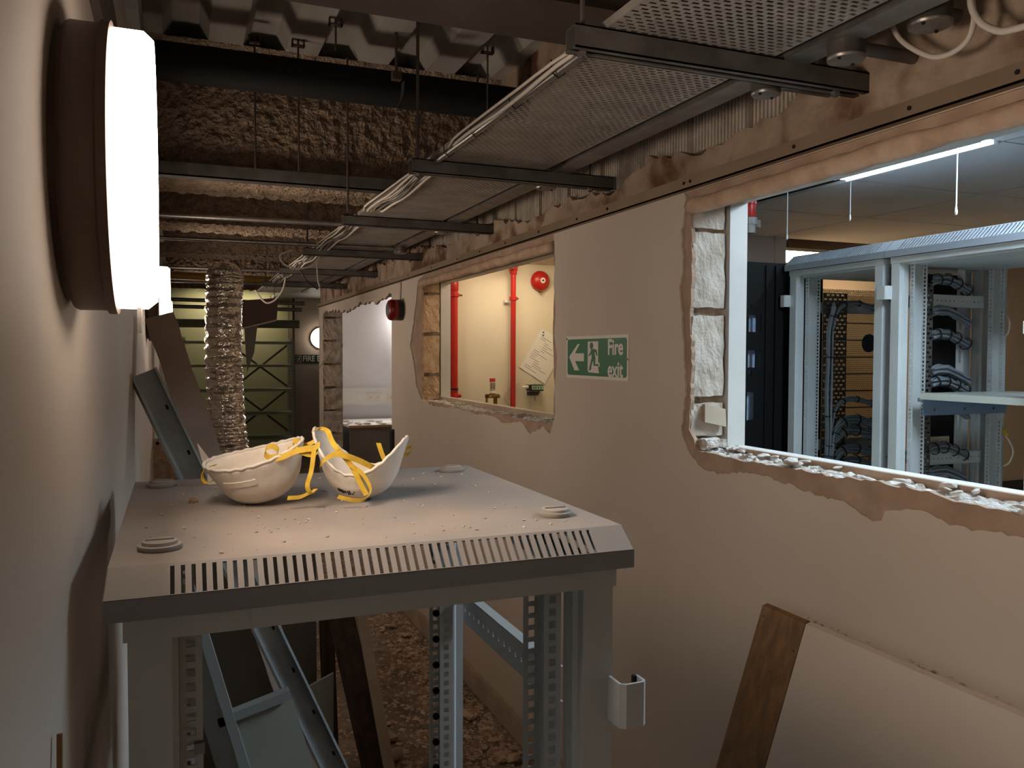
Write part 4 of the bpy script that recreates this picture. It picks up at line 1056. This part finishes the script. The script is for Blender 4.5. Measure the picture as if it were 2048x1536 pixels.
MB().box(1.92, 4.05, 9.95, 10.93, .735, .76).build('top', m_white, dk_)
MB().box(1.92, 4.05, 9.93, 9.95, .732, .761).build('front_edge', m_desk, dk_)
MB().box(1.94, 4.0, 10.0, 10.03, 0, .735).build('modesty_panel', m_greyboard, dk_)
rdk = random.Random(77); cm = [chunk(.05, s_, .25).build('tmp', m_rubble_w) for s_ in (1, 2, 3)]
dm = [c.data for c in cm]
for c in cm: bpy.data.objects.remove(c)
def piece(name, me, loc, rot, sc, lab, cat, grp):
    o = bpy.data.objects.new(name, me); COL.objects.link(o); o.location = loc; o.rotation_euler = rot; o.scale = sc; tag(o, lab, cat, grp); return o
for k in range(16):
    piece('plaster_fragment', dm[k % 3], (rdk.uniform(1.92, 2.75), rdk.uniform(10.0, 10.6), .772), (0, 0, rdk.uniform(0, 6)), (rdk.uniform(.6, 1.3), rdk.uniform(.5, 1.), rdk.uniform(.6, 1.2)), 'white plaster flake lying on the office desk', 'debris', 'plaster flakes on the desk')
ol = bulkhead('office_lamp', (3.05, 11.0, 2.12), (0, -1, 0), .17, 'bright round wall lamp in the office, hidden behind the wall edge', m_deskl, None, rim=m_orim)
# ================================================================== CORRIDOR END
struct(MB().box(-.6, 1.72, 14.0, 14.1, 0, 3.0).build('wall_end_left', m_greenwall), 'pale green wall behind the shelving')
struct(MB().box(1.745, 6.2, YEND, YEND+.1, 0, 3.0).build('wall_end', m_paint), 'cream end wall with round lamp and dark sign')
struct(MB().box(1.715, 1.75, YEND-.02, 14.0, 0, 2.6).build('trim_6', m_steeldark))
struct(MB().box(XW+.1, 6.2, 8.5, 14.2, 2.5, 2.55).build('ceiling_end', m_steeldark))
struct(MB().bar((1.545, 8.42, 1.5), (1.90, 11.05, 1.5), (0, 0, 1), 3.0, .04).build('wall_office_left', m_paint))
luminaire('office_fill_light', 2.3, 3.5, 9.2, 9.5, 'unseen strip light added on the office ceiling to brighten the room', m_deskl, 2.66)  # unseen light added because the office walls came out dark
sf = thing('fire_exit_sign', 'dark green FIRE EXIT sign with running man on the end wall', 'sign', (1.762, YEND, 1.54))
MB().box(0, .62, -.006, 0, -.066, .066).build('panel', m_greend, sf)
Tf = Matrix(((1, 0, 0, 0), (0, 0, -1, 0), (0, 1, 0, 0), (0, 0, 0, 1)))
text_mesh('FIRE EXIT', .125, 'lettering', m_signw, sf, Matrix.Translation((.112, -.0065, 0)) @ Tf, .0004, .0008, 'LEFT', sx=.85, fat=.0018)
MB().sheet([(.018, -.052), (.098, -.052), (.098, .052), (.018, .052)], [[(.024, -.046), (.092, -.046), (.092, .046), (.024, .046)]], lambda a_, b_, t_: (a_, -t_, b_), .0062, .0075).build('picto_frame', m_signw, sf)
S2('running_man', [(.03, .0), (.045, .012), (.052, .026), (.068, .024), (.082, .01), (.076, .006), (.066, .014), (.064, .0), (.078, -.014), (.072, -.036), (.064, -.034), (.066, -.016), (.054, -.012), (.046, -.03), (.032, -.032), (.032, -.025), (.042, -.022), (.050, .0), (.046, .004), (.034, -.006)], m_signw, .0062, .0075, sf, lambda a_, b_, t_: (a_, -t_, b_))
S2('head', [(.07+.008*cos(a_*pi/6), .038+.008*sin(a_*pi/6)) for a_ in range(12)], m_signw, .0062, .0075, sf, lambda a_, b_, t_: (a_, -t_, b_))
# shelving
shf = thing('shelving_unit', 'wide grey-green steel shelving unit at the end of the corridor', 'shelving', (.08, 13.0, 0))
SW = 1.60
zs = [1.80, 1.45, 1.08, .72, .34, .08]
for z_ in zs: MB().box(.0, SW, .0, .5, z_, z_+.006).box(0, SW, 0, .004, z_-.03, z_+.006).box(0, SW, .496, .5, z_-.03, z_+.006).build('shelf', m_shelf, shf)
for x_ in (0, SW-.05):
    for y_ in (-.004, .46):
        MB().perf((x_, y_, 0), (1, 0, 0), (0, 0, 1), .05, 1.86, 2, 46, .01, .016, False).build('upright', m_shelf, shf, solid=.003)
for (xa_, za_, xb_, zb_) in ((.75, 1.72, 1.56, 1.10), (.75, 1.10, 1.56, 1.76), (.75, .40, 1.56, 1.06), (.75, 1.06, 1.56, .40)):
    MB().bar((xa_, .50, za_), (xb_, .50, zb_), (0, 0, 1), .03, .003).build('brace', m_steeldark, shf)
tag(MB().tube([(-.09, 12.6, 2.05), (1.7, 12.6, 2.06)], .06, 16).build('lagged_pipe', m_paleboard, smooth=40), 'grey lagged pipe above the shelving', 'pipe')
luminaire('strip_light', .2, 1.5, 13.55, 13.75, 'strip light hidden above the shelving', m_farl, 2.64)
# hanging boards
hb = thing('hanging_board', 'dark brown board dangling from the ceiling behind the foil duct', 'board', (0, 0, 0))
pts = [ay(u, v, 7.0) for u, v in ((470, 602), (556, 596), (553, 640), (470, 660))]
quad([Vector((p.x, 0, p.z)) for p in pts], 7.0, 'face', m_brownbd, hb, .02)
e_ = [ay(u, v, 6.98) for u, v in ((470, 659), (553, 639), (553, 642), (470, 662))]
quad([Vector((p.x, 0, p.z)) for p in e_], 6.985, 'edge_trim', m_woodpale, hb, .02)
tag(quad([Vector((p.x, 0, p.z)) for p in [ay(u, v, 7.02) for u, v in ((488, 656), (515, 650), (508, 705), (494, 745), (484, 745))]][:4], 7.02, 'hanging_flap', m_greyboard, None, .015), 'grey tapering flap hanging below the brown board', 'flap')
for x_ in (pts[0].x+.05, pts[1].x-.03): MB().tube([(x_, 6.99, pts[1].z-.02), (x_, 6.99, DECK)], .003, 6).build('hanger_wire', m_galvd, hb)
# flexible foil duct
du = thing('foil_duct', 'crinkled aluminium foil flexible duct hanging from the ceiling', 'duct', (0, 0, 0))
ctr = smooth_path([ay(u, v, 5.0) for u, v in ((450, 552), (448, 600), (447, 680), (449, 760), (454, 840), (461, 900), (468, 960))] + [Vector((.36, 5.02, .55)), Vector((.42, 5.05, .02))], 24)
b = MB(); n = 44; o = 0
for i, p in enumerate(ctr):
    tt = i/len(ctr)
    for k in range(n):
        a_ = 2*pi*k/n; rr_ = .098+.005*sin(i*1.05+a_*.5) + .005*noise.noise(Vector((cos(a_)*3, sin(a_)*3, i*.45))) + .006*noise.noise(Vector((cos(a_)*7, sin(a_)*7, i*.8)))
        b.v.append((p.x+rr_*cos(a_), p.y+rr_*sin(a_), p.z+.004*sin(a_)))
for i in range(len(ctr)-1):
    for k in range(n):
        k2 = (k+1) % n; b.f.append((i*n+k, i*n+k2, (i+1)*n+k2, (i+1)*n+k)); b.m.append(0)
b.build('hose', m_foil, du, smooth=True)
b = MB()
for q in range(26):
    i = int(q/26*len(ctr)*.8); p = ctr[i]
    b.tube([(p.x+.102*cos(a_*pi/16), p.y+.102*sin(a_*pi/16), p.z+.002*q % .003) for a_ in range(33)], .0022, 5, False)
hw = b.build('wire_hoops', m_galv, du, smooth=True); hw['kind'] = 'stuff'
tp = ctr[0]
MB().lathe([(.085, -.02), (.10, .0), (.095, .03), (.07, .06)], tp, (0, 0, 1), 24).build('crimped_top', m_foil, du, smooth=True)

# ================================================================== RUBBLE AND LEANING DEBRIS
rr_ = random.Random(21)
var = []
for s_ in range(7):
    o = chunk(.03, s_+3, .45).build('tmp', m_rubble); var.append(o.data); bpy.data.objects.remove(o)
varw = []
for s_ in range(7):
    o = chunk(.016, s_+13, .42).build('tmp', m_rubble_w); varw.append(o.data); bpy.data.objects.remove(o)
# fine rubble over the floor
b = MB(); oct_ = [(1,0,0),(0,1,0),(-1,0,0),(0,-1,0),(0,0,1)]
for i in range(19000):
    y = 1.75+7*rr_.random()**2.0; x = rr_.uniform(XL+.05, XW-.03)
    if rr_.random() < .25 and x < XW-.25: x = XW-.03-abs(rr_.gauss(0, .15))
    r = rr_.choice((.004, .006, .006, .008, .010, .013, .018)); a_ = rr_.uniform(0, 6.3); e = rr_.uniform(.5, 1.2); h = rr_.uniform(.25, .7)
    vs_ = []
    for p in oct_:
        q0 = p[0]*r*rr_.uniform(.7, 1.4); q1 = p[1]*r*e*rr_.uniform(.7, 1.3)
        vs_.append((x+q0*cos(a_)-q1*sin(a_), y+q0*sin(a_)+q1*cos(a_), .001+p[2]*r*h))
    b.add(vs_, [(0,1,4), (1,2,4), (2,3,4), (3,0,4)])
stuff(b.build('floor_rubble', m_rubble), 'fine brown rubble covering the corridor floor', 'rubble')
for i in range(46):
    y = 2.1+3.6*rr_.random()**1.3; x = rr_.uniform(.75, XW-.06) if i % 3 else rr_.uniform(XW-.22, XW-.06)
    s_ = rr_.uniform(.6, 1.6)
    piece('rubble_chunk', var[i % 7], (x, y, .012*s_), (0, 0, rr_.uniform(0, 6)), (s_, s_*rr_.uniform(.7, 1.1), s_*rr_.uniform(.6, 1.)), 'brown chunk of broken plaster on the corridor floor', 'rubble', 'rubble chunks on the floor')
for i in range(34):
    y = .95+1.0*rr_.random()**.9; x = XW+rr_.uniform(.022, .11); s_ = rr_.uniform(.45, 1.35)
    piece('sill_fragment', varw[i % 7], (x, y, 1.364+.004*s_), (rr_.uniform(-.3, .3), rr_.uniform(-.3, .3), rr_.uniform(0, 6)), (s_*rr_.uniform(.8, 1.5), s_, s_*rr_.uniform(.5, 1.1)), 'plaster fragment lying on the broken sill of the large opening', 'debris', 'plaster fragments on the large sill')
for i in range(16):
    y = 2.95+1.7*rr_.random(); x = XW+rr_.uniform(.022, .10); s_ = rr_.uniform(.6, 1.4)
    piece('sill_fragment', varw[i % 7], (x, y, 1.363+.004*s_), (0, 0, rr_.uniform(0, 6)), (s_, s_, s_*.8), 'plaster fragment lying on the broken sill of the closet opening', 'debris', 'plaster fragments on the closet sill')
wf = rough_box((XW+.02, 1.90, 1.372), (XW+.085, 1.955, 1.395), 4, .005, 3, 30).build('plaster_lump', m_rubble_w); tag(wf, 'large white plaster lump in the left corner of the broken sill', 'debris')
tf = thing('tile_fragment', 'beige board offcut wedged against the left jamb of the large opening', 'debris', (0, 0, 0))
MB().add([(XW+.045, 1.945, 1.44), (XW+.118, 1.945, 1.425), (XW+.12, 1.952, 1.475), (XW+.05, 1.952, 1.49), (XW+.045, 1.957, 1.44), (XW+.118, 1.957, 1.425), (XW+.12, 1.962, 1.475), (XW+.05, 1.962, 1.49)], [(0,1,2,3), (7,6,5,4), (0,4,5,1), (1,5,6,2), (2,6,7,3), (3,7,4,0)]).build('piece', m_woodpale, tf)
# panel and plank leaning on the right wall
lp = thing('leaning_panel', 'large pale painted board leaning on the wall at lower right', 'board', (0, 0, 0))
zt_ = 1.035; xt = 1.285
def lean(y, s): return Vector((xt-.36*s, y, zt_*(1-s)))
b = MB(); nrm = Vector((-zt_, 0, -.36)).normalized()*-1
P_ = [lean(1.432, 0), lean(-.4, 0), lean(-.4, 1), lean(1.432, 1)]; off = Vector((.014, 0, .004))
b.add([tuple(p) for p in P_]+[tuple(p+off) for p in P_], [(0,1,2,3), (7,6,5,4), (0,4,5,1), (1,5,6,2), (2,6,7,3), (3,7,4,0)]).build('face', m_paint, lp)
pk = thing('wooden_plank', 'brown stained plank with nail holes leaning at the left end of the pale board', 'plank', (0, 0, 0))
P_ = [lean(1.578, 0), lean(1.434, 0), lean(1.434, 1), lean(1.578, 1)]
MB().add([tuple(p) for p in P_]+[tuple(p+off) for p in P_], [(0,1,2,3), (7,6,5,4), (0,4,5,1), (1,5,6,2), (2,6,7,3), (3,7,4,0)]).build('board', m_wood, pk)
fn_ = Vector((-zt_, 0, -.36)).normalized()
for (y_, s_) in ((1.565, .02), (1.445, .06), (1.56, .35), (1.445, .40), (1.50, .12), (1.535, .10), (1.52, .16)):
    MB().lathe([(.0028, 0), (.002, .001)], lean(y_, s_)+fn_*.0002, fn_, 8).build('nail_head', m_brass, pk)
for i in range(12):
    y_ = rr_.uniform(.95, 1.5); s_ = rr_.uniform(.25, .7)
    piece('edge_crumb', varw[i % 7], (xt+.012, y_, zt_+.010), (0, 0, rr_.uniform(0, 6)), (s_*.5, s_*.9, s_*.5), 'plaster crumb lying on the top edge of the leaning board', 'debris', 'crumbs on the leaning board')
# metal stud leaning on the left wall
ms = thing('metal_stud', 'long galvanised U-shaped metal stud leaning on the left wall behind the rack', 'stud', (0, 0, 0))
a = ay(283, 747, 2.3); bb = ay(690, 1590, 2.2); bb = a+(bb-a)*((a.z-.012)/(a.z-bb.z))
MB().chan(a, bb, (1, .25, .3), .064, .032, .0012, .006, 1).build('channel', m_stud, ms)
d_ = bb-a
for k in range(12):
    p = a.lerp(bb, .06+.075*k); wd_ = (Vector((1, .25, .3))-d_.normalized()*Vector((1, .25, .3)).dot(d_.normalized())).normalized()
    q_ = p + wd_*.02; MB().bar(q_-d_.normalized()*.006, q_+d_.normalized()*.006, wd_, .006, .003).build('slot', m_void, ms)
# plasterboard strip leaning
bs_ = thing('plasterboard_strip', 'long ragged plasterboard strip leaning behind the metal stud', 'board', (0, 0, 0))
t0 = ay(314, 632, 2.62); t1 = ay(645, 1590, 2.5); t1 = t0+(t1-t0)*((t0.z-.02)/(t0.z-t1.z))
d_ = (t1-t0); n_ = 40; b = MB(); wd_ = (Vector((1, .15, .35))-d_.normalized()*Vector((1, .15, .35)).dot(d_.normalized())).normalized(); td_ = d_.normalized().cross(wd_)
for i in range(n_+1):
    p = t0+d_*(i/n_); r0 = .034+.004*noise.noise(Vector((i*.5, 1, 0))); r1 = .041+.007*noise.noise(Vector((i*.6, 5, 0)))
    for (w_, t_) in ((-r0, -.006), (r1, -.006), (r1+.004, .006), (-r0, .006)): b.v.append(tuple(p+wd_*w_+td_*t_))
for i in range(n_):
    for k in range(4): b.f.append((4*i+k, 4*i+(k+1) % 4, 4*i+4+(k+1) % 4, 4*i+4+k)); b.m.append(1 if k in (1, 3) else 0)
b.f.append((0, 1, 2, 3)); b.m.append(1); b.f.append((4*n_+3, 4*n_+2, 4*n_+1, 4*n_)); b.m.append(1)
b.build('board', [m_pvc, m_pboard], bs_)
# second small board standing behind on the wall
sbx = ax(318, 870, XL+.03)
b = thing('small_board', 'short pale board standing behind the metal stud', 'board', (0, 0, 0))
pA = ay(306, 878, 4.0); pB = ay(348, 878, 4.0)
MB().box(pA.x, pB.x+.1, 4.0, 4.02, 0, pA.z).build('face', m_pboard, b)
MB().lathe([(.008, 0), (.008, .002)], (pA.x+.018, 4.0, pA.z-.02), (0, -1, 0), 10).build('hole', m_void, b)
# crumpled white scrap behind the left mask
sc_ = thing('white_scrap', 'torn white plastic scrap sticking up behind the left mask', 'scrap', (0, 0, 0))
pq = [ay(u, v, 1.46) for u, v in ((394, 885), (415, 912), (434, 938), (420, 948), (405, 925))]
MB().add([tuple(p) for p in pq]+[(p.x, p.y+.006, p.z-.004) for p in pq], [(0,1,2,3,4), (9,8,7,6,5), (0,5,6,1), (1,6,7,2), (2,7,8,3), (3,8,9,4), (4,9,5,0)]).build('sheet', m_mask, sc_)
MB().box(pq[3].x-.004, pq[2].x+.012, 1.455, 1.475, 1.4117, pq[3].z+.004).build('crumpled_base', m_mask, sc_)
# steel frame with panel, leaning behind the rack
fr = thing('steel_frame', 'grey steel frame with a lower infill panel leaning behind the rack', 'frame', (0, 0, 0))
def FP(u, v): return ay(u, v, 2.05)
def fbar(nm, u0, v0, u1, v1, w, t, mat=m_frame2, Y=0): 
    a_ = FP(u0, v0)+Vector((0, Y, 0)); b_ = FP(u1, v1)+Vector((0, Y, 0)); d_ = (b_-a_).normalized(); return MB().bar(a_, b_, Vector((0, 1, 0)).cross(d_), w, t).build(nm, mat, fr)
fbar('stile', 352, 1150, 540, 1760, .05, .03)
fbar('stile_lip', 372, 1150, 560, 1760, .022, .036, m_frame2, -.012)
fbar('stile_outer', 330, 1150, 515, 1760, .03, .05, m_frame2, .02)
fbar('cross_rail', 436, 1442, 580, 1385, .022, .03, m_frame2)
pq = [FP(u, v) for u, v in ((452, 1442), (585, 1398), (690, 1740), (545, 1760))]
quad([Vector((p.x, 0, p.z)) for p in pq], 2.06, 'infill_panel', m_paleboard, fr, .008)
# large grey sheet standing across
gs = thing('grey_sheet', 'large dull grey sheet standing upright behind the leaning studs', 'board', (0, 0, 0))
pR = ay(633, 1300, 3.25)
MB().box(XL+.01, pR.x, 3.25, 3.262, 0, 1.14).build('face', m_greyboard, gs)
ps = thing('pale_sheet', 'smaller pale sheet with a sloping top edge in front of the grey sheet', 'board', (0, 0, 0))
pq = [ay(u, v, 2.95) for u, v in ((560, 1402), (666, 1344), (666, 1620), (560, 1620))]
quad([Vector((p.x, 0, max(p.z, .0))) for p in pq], 2.95, 'face', m_paleboard, ps, .012)
# timbers
for nm, mat, lab, pts_, w_, t_ in (
    ('dark_timber', m_wooddk, 'dark rough timber leaning behind the rack', ((678, 1215, 3.0), (765, 1600, 2.75)), .085, .05),
    ('charred_post', m_wooddk, 'blotched dark post standing beside the grey sheet', ((650, 1180, 3.22), (668, 1640, 3.2)), .05, .05),
    ('skirting_length', m_woodpale, 'pale skirting length leaning against the dark timber', ((718, 1205, 2.98), (790, 1600, 2.70)), .036, .018)):
    a_ = ay(*pts_[0][:2], pts_[0][2]); b_ = ay(*pts_[1][:2], pts_[1][2]); d_ = (b_-a_).normalized()
    b_ = a_+d_*((a_.z-.012)/-d_.z)
    t_o = thing(nm, lab, 'timber', (0, 0, 0)); MB().bar(a_-d_*.02, b_, (1, 0, 0), w_, t_).build('length', mat, t_o)
oc = az(762, 1455, .03)
ofc = thing('board_offcut', 'pale triangular board offcut on the rubble', 'offcut', (oc.x, oc.y, .012))
MB().sheet([(-.06, -.12), (.05, -.10), (.0, .16), (-.06, .10)], [], lambda a_, b_, t_: (a_, b_, t_), 0, .014).build('piece', m_pboard, ofc)
oc = az(775, 1515, .03)
tag(MB().tube([(oc.x-.07, oc.y-.01, .03), (oc.x+.06, oc.y+.02, .03)], .024, 14).build('plaster_roll_piece', m_woodpale, smooth=40), 'pale rounded offcut lying at the foot of the timbers', 'offcut')
st_ = ax(104, 1500, XL+.004)
tag(MB().bar((XL+.006, st_.y+.03, st_.z), (XL+.012, st_.y-.06, st_.z-.35), (1, 0, 0), .004, .006).build('thin_batten', m_wood), 'thin brown batten tip by the left wall at the lower corner', 'batten')
